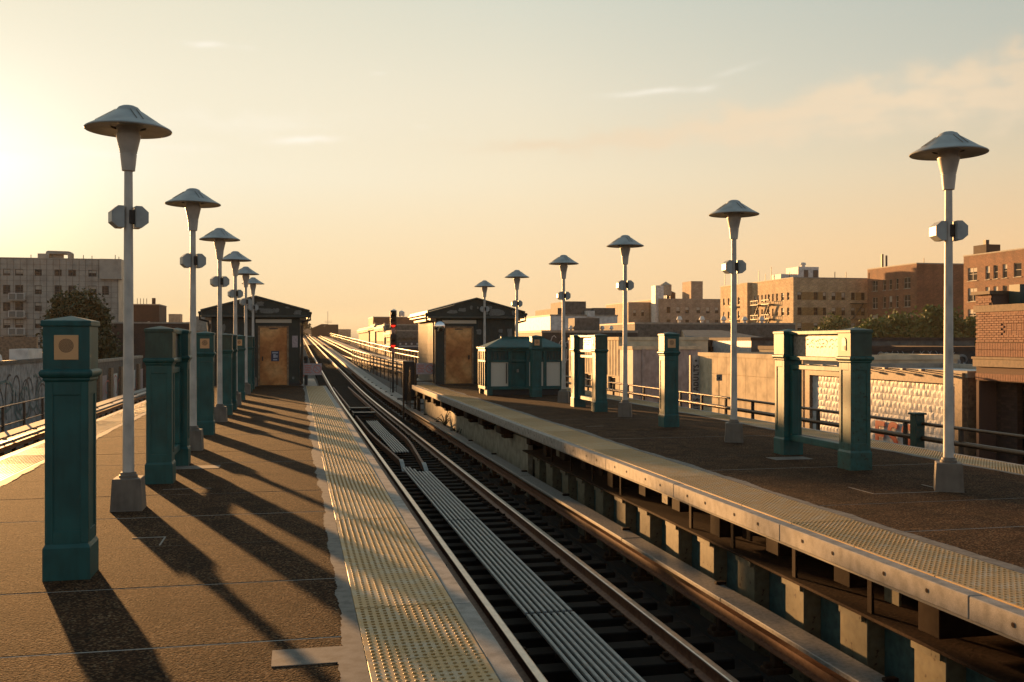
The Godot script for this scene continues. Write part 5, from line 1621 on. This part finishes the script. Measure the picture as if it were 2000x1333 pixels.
func build_near_shops() -> void:
	# cream panelled wall with a blade sign at its corner
	var b := building("panelled_shop", "sunlit cream wall of large square panels beside the vertical blade sign", 20.0, 27.0, 36.65, 47.3, 0.95, M.cream_panel, {}, {"coping_mat": M.cream_panel, "category": "shop building"})
	var s := 36.7
	while s < 47.2:
		for y in [[-3.4, -1.2], [-1.18, 0.0], [0.02, 0.9]]:
			lump(b, "wall_panel", M.cream_panel, 19.965, 19.999, s, minf(s + 1.02, 47.28), y[0], y[1])
		s += 1.045
	b = thing("blade_sign", "tall grey blade sign reading KIDS and ADULTS up its length", "sign", v(20.0, -4.0, 47.34))
	part("board", b, M.sign_grey, Vector3(-0.45, 0.0, 0.0), Vector3(0.02, 4.86, 0.12))
	part("edge", b, M.brown_frame, Vector3(-0.53, 0.0, -0.02), Vector3(-0.452, 4.88, 0.14))
	lettering(b, "E • KIDS • ADULTS •", v(19.78, -1.0, 47.2), Basis(Vector3.BACK, PI * 0.5), 0.27, M.letter_dark)
	b = building("mauve_building", "plain mauve wall with a bright coping and a taller cream flank behind it", 20.0, 24.4, 57.5, 60.0, 1.2, M.mauve, {}, {"coping_mat": M.cream_panel, "category": "shop building"})
	lump(b, "drainpipe", M.mauve, 20.55, 20.75, 57.35, 57.48, -7.0, 1.1)
	b = building("cream_flank_building", "tall cream sheeted flank wall over a strip of brown windows", 20.0, 26.0, 60.1, 72.0, 1.78, M.cream_panel, {"left": [[71.4, -1.6, 69.9, -0.7], [69.6, -1.6, 68.1, -0.7], [67.8, -1.6, 66.3, -0.7], [66.0, -1.6, 64.5, -0.7], [64.2, -1.6, 62.7, -0.7], [62.4, -1.6, 60.9, -0.7]]}, {"coping_mat": M.cream_panel, "blinds": false, "category": "shop building"})
	s = 60.2
	while s < 71.9:
		lump(b, "sheet_rib", M.cream_panel, 19.97, 19.998, s, s + 0.04, -0.6, 1.7)
		s += 0.6
	# quilted wall in a brown frame
	b = building("quilted_shop", "shop with a quilted white wall in a brown frame and red letters", 20.06, 26.2, 26.75, 36.5, 0.6, M.brown_frame, {}, {"coping_mat": M.stone, "parapet": 0.1, "roof": M.sign_grey, "category": "shop building"})
	lump(b, "frame_top", M.brown_frame, 19.9, 20.06, 26.8, 36.4, 0.26, 0.62)
	lump(b, "frame_side", M.brown_frame, 19.9, 20.06, 26.8, 27.15, -7.0, 0.26)
	lump(b, "frame_side", M.brown_frame, 19.9, 20.06, 36.05, 36.4, -7.0, 0.26)
	lump(b, "red_strip", M.sign_red, 19.95, 20.06, 27.42, 27.5, -3.0, 0.2)
	for k in 9:
		put("lamp_arm", bar_mesh(v(20.0, 0.62, 27.8 + k) - b.position, v(19.3, 0.7, 27.9 + k) - b.position, 0.03), M.frame_dark, b)
		put("lamp_head", box_mesh(Vector3(0.14, 0.07, 0.16), 0.015), M.plate, b, v(19.28, 0.69, 27.9 + k) - b.position)
	var tufts := []
	var w := 0.2399
	for k3 in 4:
		var st := new_st()
		var apex: Vector3 = [Vector3(-0.03, 0.02, 0.026), Vector3(0.02, 0.035, 0.029), Vector3(-0.045, -0.02, 0.023), Vector3(0.01, -0.03, 0.027)][k3]
		var rim := [Vector3(-w / 2, -w / 2, 0.012), Vector3(0, -w / 2, 0.02), Vector3(w / 2, -w / 2, 0.012), Vector3(w / 2, 0, 0.012), Vector3(w / 2, w / 2, 0.006), Vector3(0, w / 2, 0.002), Vector3(-w / 2, w / 2, 0.006), Vector3(-w / 2, 0, 0.012)]
		for k in 8:
			tri(st, apex, rim[k], rim[(k + 1) % 8], Vector3.BACK)
			quad(st, rim[k], rim[(k + 1) % 8], rim[(k + 1) % 8] * Vector3(1, 1, 0), rim[k] * Vector3(1, 1, 0), rim[k] + rim[(k + 1) % 8])
		tufts.append(st.commit())
	var low := new_st()
	var rq := RandomNumberGenerator.new()
	rq.seed = 4
	for row in 12:
		for k in 37:
			var at := v(20.055 + rq.randf_range(-0.006, 0.006), 0.14 - row * 0.24, 27.3 + k * 0.24 + (0.0 if row % 2 == 0 else 0.12)) - b.position
			var tuft: Mesh = tufts[rq.randi() % 4]
			if row < 8:
				var o := put("quilted_tile", tuft, M.quilt, b, at, -PI * 0.5)
				if rq.randf() < 0.4:
					o.rotation = Vector3(0, -PI * 0.5, PI)
			else:
				low.append_from(tuft, 0, Transform3D(Basis(Vector3.UP, -PI * 0.5), at))
	var lo := put("lower_tiles", low.commit(), M.quilt, b)
	lo.set_meta("kind", "stuff")
	for q in [["E", 31.25], ["S", 30.45], ["S", 29.65]]:
		lettering(b, q[0], v(19.93, -1.7, q[1]), Basis(Vector3.UP, -PI * 0.5), 0.98, M.letter_red)
	# red brick shop
	b = building("brick_shop", "red brick shop with soldier courses, a stone ledge and a sunk basket-weave panel", 20.03, 30.0, 13.0, 26.32, 2.58, M.mortar, {"left": [[26.2, -4.5, 22.6, 0.42], [21.9, -4.5, 19.0, 0.42]]}, {"coping_mat": M.brown_stone, "depth": 0.9, "category": "shop building", "blinds": false})
	lump(b, "corner_pier", M.mortar, 20.03, 20.6, 25.6, 26.32, 2.5, 2.98)
	lump(b, "pier_cap", M.brown_stone, 19.9, 20.7, 25.56, 26.4, 2.98, 3.08)
	lump(b, "roof_hatch", M.vent_dark, 20.5, 21.2, 25.05, 25.5, 2.6, 3.25)
	lump(b, "roof_duct", M.dark_wall, 20.8, 21.6, 20.0, 24.8, 2.6, 2.95)
	lump(b, "ledge", M.brown_stone, 19.93, 20.03, 13.0, 26.35, 0.84, 1.06)
	lump(b, "ledge_lip", M.brown_stone, 19.9, 20.03, 13.0, 26.38, 1.065, 1.13)
	lump(b, "recessed_pier", M.dark_brick, 20.62, 20.8, 25.3, 26.19, -4.45, 0.41)
	lump(b, "recessed_pier", M.brown_stone, 20.7, 20.8, 24.4, 24.6, -4.45, 0.41)
	var bm := [box_mesh(Vector3(0.02, 0.058, 0.193), 0.004), box_mesh(Vector3(0.02, 0.193, 0.058), 0.004)]
	var joined := new_st()
	var n := 0
	var r := RandomNumberGenerator.new()
	r.seed = 12
	for row in 20:   # running bond
		var y := 1.6 + row * 0.0685
		var x := 26.32 - 0.1 - (0.1 if row % 2 else 0.0)
		while x > 23.2:
			var sunk := x < 25.2 and y > 1.75 and y < 2.1
			if y < 2.56 or x > 25.7:
				if not sunk:
					var at := v(20.012 + r.randf_range(-0.002, 0.002), y, x) - b.position
					if n < 290:
						put("brick", bm[0], M.red_brick if r.randf() < 0.6 else M.red_brick2, b, at)
						n += 1
					else:
						joined.append_from(bm[0], 0, Transform3D(Basis(), at))
			x -= 0.2035
	for row in 3:   # sunk basket weave
		var x := 25.1
		var k := 0
		while x > 23.0:
			for i in 3:
				if (k + row) % 2 == 0:
					joined.append_from(bm[0], 0, Transform3D(Basis(), v(20.032, 1.73 + row * 0.2 + i * 0.0665, x) - b.position))
				else:
					joined.append_from(bm[1], 0, Transform3D(Basis(), v(20.032, 1.8 + row * 0.2, x + 0.066 - i * 0.066) - b.position))
			x -= 0.2035
			k += 1
	for band in [[1.24, 2], [0.54, 1]]:   # soldier courses
		for i in band[1]:
			var x := 26.29
			while x > 22.8:
				joined.append_from(bm[1], 0, Transform3D(Basis(), v(20.012, band[0] + i * 0.203, x) - b.position))
				x -= 0.0685
	var x2 := 26.29
	while x2 > 22.8:
		joined.append_from(bm[1], 0, Transform3D(Basis(), v(20.012, 2.88 if x2 > 25.62 else 2.47, x2) - b.position))
		x2 -= 0.0685
	var jb := put("further_bricks", joined.commit(), M.red_brick, b)
	jb.set_meta("kind", "stuff")
	b = building("graffiti_back_wall", "dark back wall with pale scrawled graffiti above the quilted shop's roof", 25.6, 34.0, 42.0, 52.0, 1.25, M.dark_wall, {}, {"coping_mat": M.brown_roof})
	scrawl(b, v(25.8, 0.35, 41.99), 0.0, 5.2, 0.85, 13, 0.035, M.spray_pale, 71)
	scrawl(b, v(30.2, 0.2, 41.985), 0.0, 1.6, 0.8, 2, 0.1, M.spray_pale, 73)
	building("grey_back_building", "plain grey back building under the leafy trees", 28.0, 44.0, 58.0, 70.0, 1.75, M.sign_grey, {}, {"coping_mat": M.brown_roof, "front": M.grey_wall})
	# street sign and box by the far railing
	b = thing("track_sign", "small square grey sign on a thin pole before the cream panels", "sign", v(13.0, -1.5, 29.2))
	put("pole", tube_mesh([Vector3.ZERO, Vector3(0, 2.0, 0)], 0.016, 6), M.post_dark, b)
	put("plate", box_mesh(Vector3(0.2, 0.2, 0.01)), M.plate, b, Vector3(0, 1.95, 0.02))
	put("mark", box_mesh(Vector3(0.05, 0.08, 0.004)), M.black, b, Vector3(0, 1.94, 0.028))
	b = thing("junction_box", "dark green junction box bolted to the far railing", "junction box", v(12.55, -1.5, 18.3))
	part("box", b, M.teal_dark, Vector3(-0.12, 0.5, -0.1), Vector3(0.1, 1.58, 0.1), 0.015)
	part("cap", b, M.teal_dark, Vector3(-0.15, 1.58, -0.13), Vector3(0.13, 1.62, 0.13), 0.01)
	part("foot", b, M.iron, Vector3(-0.06, 0.0, -0.05), Vector3(0.05, 0.5, 0.05))

func _ready() -> void:
	rng.seed = 9
	# camera: 1.6 m above the platform, level, 35 mm lens, turned a little to the right of the tracks
	var cam := Camera3D.new()
	cam.name = "camera"
	add_child(cam)
	cam.position = Vector3(0, 1.6, 0)
	cam.rotation_degrees = Vector3(0, -YAW, 0)
	cam.fov = 37.85
	cam.near = 0.1
	cam.far = 4000.0
	cam.current = true
	# sky and low sun, 17.8 degrees left of the tracks and 5.8 degrees up
	var az := -17.8
	var el := 5.8
	var world := WorldEnvironment.new()
	world.name = "world"
	var env := Environment.new()
	env.background_mode = Environment.BG_SKY
	var sky := Sky.new()
	var pano := PanoramaSkyMaterial.new()
	pano.panorama = make_sky(az)
	sky.sky_material = pano
	env.sky = sky
	env.tonemap_mode = Environment.TONE_MAPPER_LINEAR
	env.tonemap_exposure = 2.5
	env.background_energy_multiplier = 0.4
	env.sdfgi_enabled = true
	env.ssao_enabled = true
	env.ssil_enabled = true
	env.fog_enabled = true
	env.fog_density = 0.0002
	env.fog_light_color = Color(1.0, 0.92, 0.80)
	world.environment = env
	add_child(world)
	var sun := DirectionalLight3D.new()
	sun.name = "sun"
	sun.light_color = Color(1.0, 0.74, 0.46)
	sun.light_energy = 1.6
	sun.light_angular_distance = 0.9
	sun.shadow_enabled = true
	add_child(sun)
	var to_sun := Vector3(sin(deg_to_rad(az)) * cos(deg_to_rad(el)), sin(deg_to_rad(el)), -cos(deg_to_rad(az)) * cos(deg_to_rad(el)))
	sun.look_at_from_position(to_sun * 100.0, Vector3.ZERO)
	make_materials()
	T.brickwork = brick_texture()
	M.red_lens = red_lens()
	make_town_materials()
	# setting
	var g := new_st()
	quad(g, Vector3(-900, 0, -1300), Vector3(900, 0, -1300), Vector3(900, 0, 200), Vector3(-900, 0, 200), Vector3.UP)
	var ground := put("ground", g.commit(), M.asphalt, self, Vector3(0, -7.0, 0))
	ground.set_meta("kind", "structure")
	build_railway()
	build_platforms()
	railing("rusty two-pipe railing beyond the far platform edge, before the shop walls", func(s: float) -> float: return 12.6 if s < 44.0 else lerpf(12.6, 10.2, glide(s, 44.0, 125.0)), 8.0, 62.0, 1.8, -1.5, [-0.1, -0.4], [0.035, 0.055], M.handrail, M.post_dark)
	railing("sunlit barred railing climbing with the line beside the shop row", func(s: float) -> float: return lerpf(12.6, 10.2, glide(s, 44.0, 125.0)), 64.0, 330.0, 2.0, -1.2, [-0.05, -0.55], [0.06, 0.05], M.handrail, M.post_dark)
	railing("thin wire railing along the outer track before the graffiti shop", func(_s: float) -> float: return -8.6, 6.0, 42.0, 2.4, -1.5, [-0.38, -0.95], [0.02, 0.02], M.handrail, M.post_dark)
	railing("dark balustrade between the tracks past the signal mast", func(s: float) -> float: return lerpf(6.2, 5.0, glide(s, 50.0, 110.0)), 47.0, 95.0, 2.4, -1.3, [0.1, -0.4], [0.03, 0.025], M.handrail, M.post_dark, 0.6)
	build_furniture()
	build_cabinet()
	build_weed()
	build_station_ends()
	build_near_shops()
	build_far_town()
